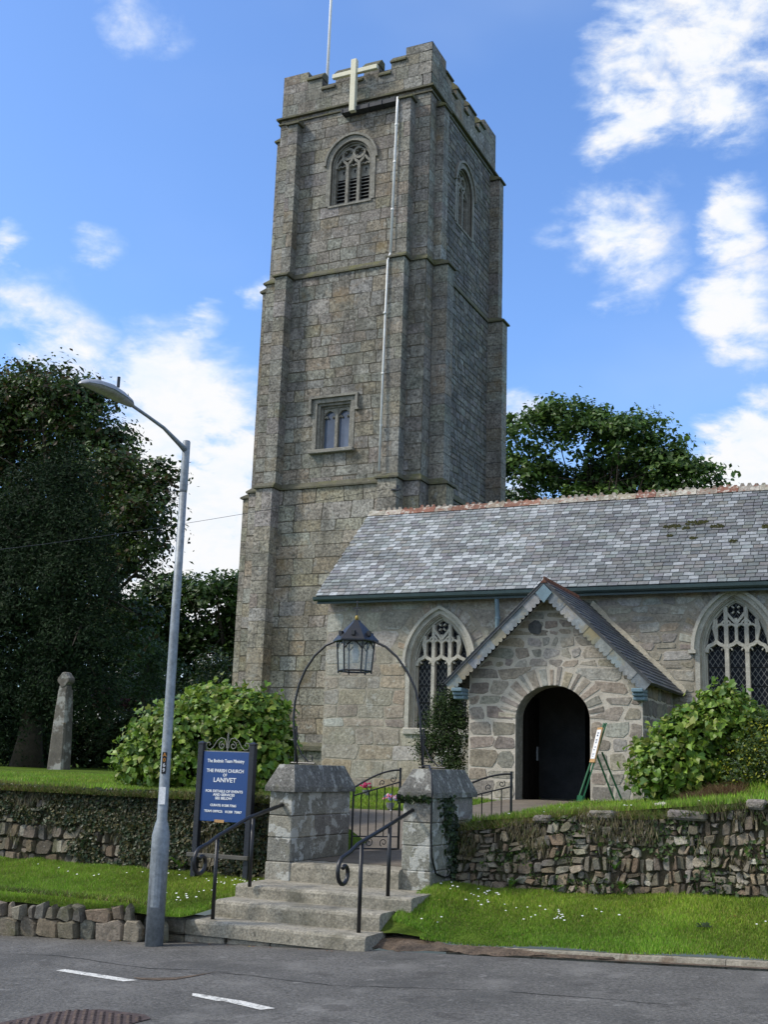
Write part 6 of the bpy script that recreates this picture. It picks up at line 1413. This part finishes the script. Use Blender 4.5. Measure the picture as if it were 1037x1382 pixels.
# brown dead patch on the bank
o = grass('dead_grass', (-2.85, -2.1, 15.2, 15.9), 2600, lambda x, y: churchyard_z(x, y), .09, [(.14, .08, .04), (.10, .06, .03), (.16, .12, .05)], 8, 'brown dead growth on the little bank under the right bush', .008, 1.4, cat='dead grass')
# daisies
def daisies(name, label, spots, zf, seed, size=.012):
    r = random.Random(seed); b = MB()
    for (x, y, n, sp) in spots:
        for k in range(n):
            px, py = x+r.gauss(0, sp), y+r.gauss(0, sp*.6); z = zf(px, py)+r.uniform(.035, .06); s = size*r.uniform(.7, 1.2)
            ring_ = [(px+s*math.cos(a*PI/4+.2), py+s*math.sin(a*PI/4+.2)*.9-.2*s*0, z+.35*s*math.sin(a*PI/4)) for a in range(8)]
            b.add(ring_, [tuple(range(8))], (.8, .8, .76)); b.add([(px-.0015, py, z-.06), (px+.0015, py, z-.06), (px, py, z)], [(0, 1, 2)], (.1, .2, .03))
    o = b.build(name, mat('daisy_petals', attr=True, var=0, fine=0, bump=0, trans=.2)); tag(o, label, 'daisies', kind='stuff')
daisies('daisies', 'white daisies scattered in the left verge', [(-9.4, 12.0, 4, .25), (-8.75, 12.4, 5, .25), (-7.75, 12.3, 16, .2), (-7.4, 12.45, 10, .12), (-7.75, 11.6, 6, .15), (-7.5, 11.2, 7, .15), (-10.3, 12, 3, .3)], lverge_z, 1)
daisies('daisies', 'white daisies scattered in the right verge', [(-4.55, 12.25, 14, .18), (-4.4, 12.5, 9, .12), (-3.55, 11.75, 14, .16), (-3.75, 12.0, 7, .2), (-4.6, 11.3, 3, .1), (-2.9, 12.0, 4, .2), (-1.6, 11.9, 2, .1)], rverge_z, 2)
daisies('daisies', 'a few white daisies on the lawn edge before the porch', [(-4.4, 15, 6, .7), (-2.9, 14, 5, .5), (-3.7, 13.5, 4, .4), (-9.5, 18, 10, .9)], churchyard_z, 3, .012)
# clump of flowers, a white bloom on the wall, a dark leaf clod on the grass
def posy(x, y, z, cols, label, seed):
    r = random.Random(seed); t = thing('flower_pot', label, 'flowers', (x, y, z)); b = MB()
    b.tube([(x, y, z), (x, y, z+.10)], [.05, .07], 10, (.2, .2, .22)); b.build('pot', m_lead, t)
    b = MB()
    for k in range(26):
        a = r.uniform(0, 6.3); q = r.uniform(0, .12); cx, cy, cz = x+q*math.cos(a), y+q*math.sin(a), z+.16+r.uniform(-.02, .06); s = r.uniform(.02, .035); c = r.choice(cols)
        b.add([(cx-s, cy, cz), (cx, cy-s, cz-.01), (cx+s, cy, cz), (cx, cy+s, cz+.01), (cx, cy, cz+s)], [(0, 1, 4), (1, 2, 4), (2, 3, 4), (3, 0, 4)], c)
    b.build('blooms', m_leaf, t)
posy(-7.72, 17.1, 1.09, [(.65, .25, .35), (.75, .6, .65), (.7, .2, .3), (.2, .25, .5)], 'pink and white flowers in a small pot on the lawn, seen through the gate', 1)
posy(-9.3, 19.5, 1.22, [(.4, .02, .08), (.5, .04, .12)], 'crimson flowers farther back on the lawn, seen over the gate scrolls', 2)
b = MB(); r = random.Random(2)
for k in range(30):
    a = r.uniform(0, 6.3); q = r.uniform(0, .07); cx, cy, cz = -2.67+q*math.cos(a), 13.25+q*math.sin(a), 1.43+r.uniform(-.015, .02); s = r.uniform(.015, .03); b.add([(cx-s, cy, cz), (cx, cy-s, cz), (cx+s, cy, cz), (cx, cy+s, cz), (cx, cy, cz+s)], [(0, 1, 4), (1, 2, 4), (2, 3, 4), (3, 0, 4)], (.6, .58, .45))
tag(b.build('white_flowers', m_leaf), 'cream white bloom at the lawn edge above the right stone wall', 'flowers')
b = MB(); r = random.Random(5)
for k in range(14):
    a = r.uniform(0, 6.3); L_ = r.uniform(.03, .08); p0 = (-2.0, 11.7, rverge_z(-2, 11.7)+.03); w_ = L_*.5
    tp = (p0[0]+L_*math.cos(a), p0[1]+L_*math.sin(a)*.6, p0[2]+r.uniform(.0, .04)); b.add([p0, (tp[0]-w_*.4, tp[1], tp[2]+.015), (tp[0]+w_*.2, tp[1], tp[2]-.005), (tp[0]+w_*.5, tp[1], tp[2]+.01)], [(0, 1, 2), (0, 2, 3)], (.07, .10, .045))
tag(b.build('weed', m_leaf), 'single dull green dock weed lying on the right verge', 'weed')
# fallen leaves in the gutter
b = MB(); r = random.Random(6)
for k in range(46):
    x, y = (r.uniform(-10, -5.2), 10.42+r.gauss(0, .08)) if k < 26 else (r.uniform(-4.8, -1), r.uniform(11.1, 12.2)); z = (road_z(x)+.006) if k < 26 else rverge_z(x, y)+.05; 
    if k < 26 and x > -7.1: y = 10.5
    if k < 26 and -7.3 < x < -7.05: continue
    s = r.uniform(.012, .028); a = r.uniform(0, 6.3); b.add([(x+s*math.cos(a), y+s*math.sin(a), z), (x-s*.5*math.sin(a), y+s*.5*math.cos(a), z+.006), (x-s*math.cos(a), y-s*math.sin(a), z), (x+s*.5*math.sin(a), y-s*.5*math.cos(a), z+.003)], [(0, 1, 2, 3)], r.choice([(.3, .12, .04), (.35, .25, .05), (.2, .08, .04)]))
o = tag(b.build('fallen_leaves', m_leaf), 'small brown fallen leaves along the gutter and on the verge', 'leaves', kind='stuff')
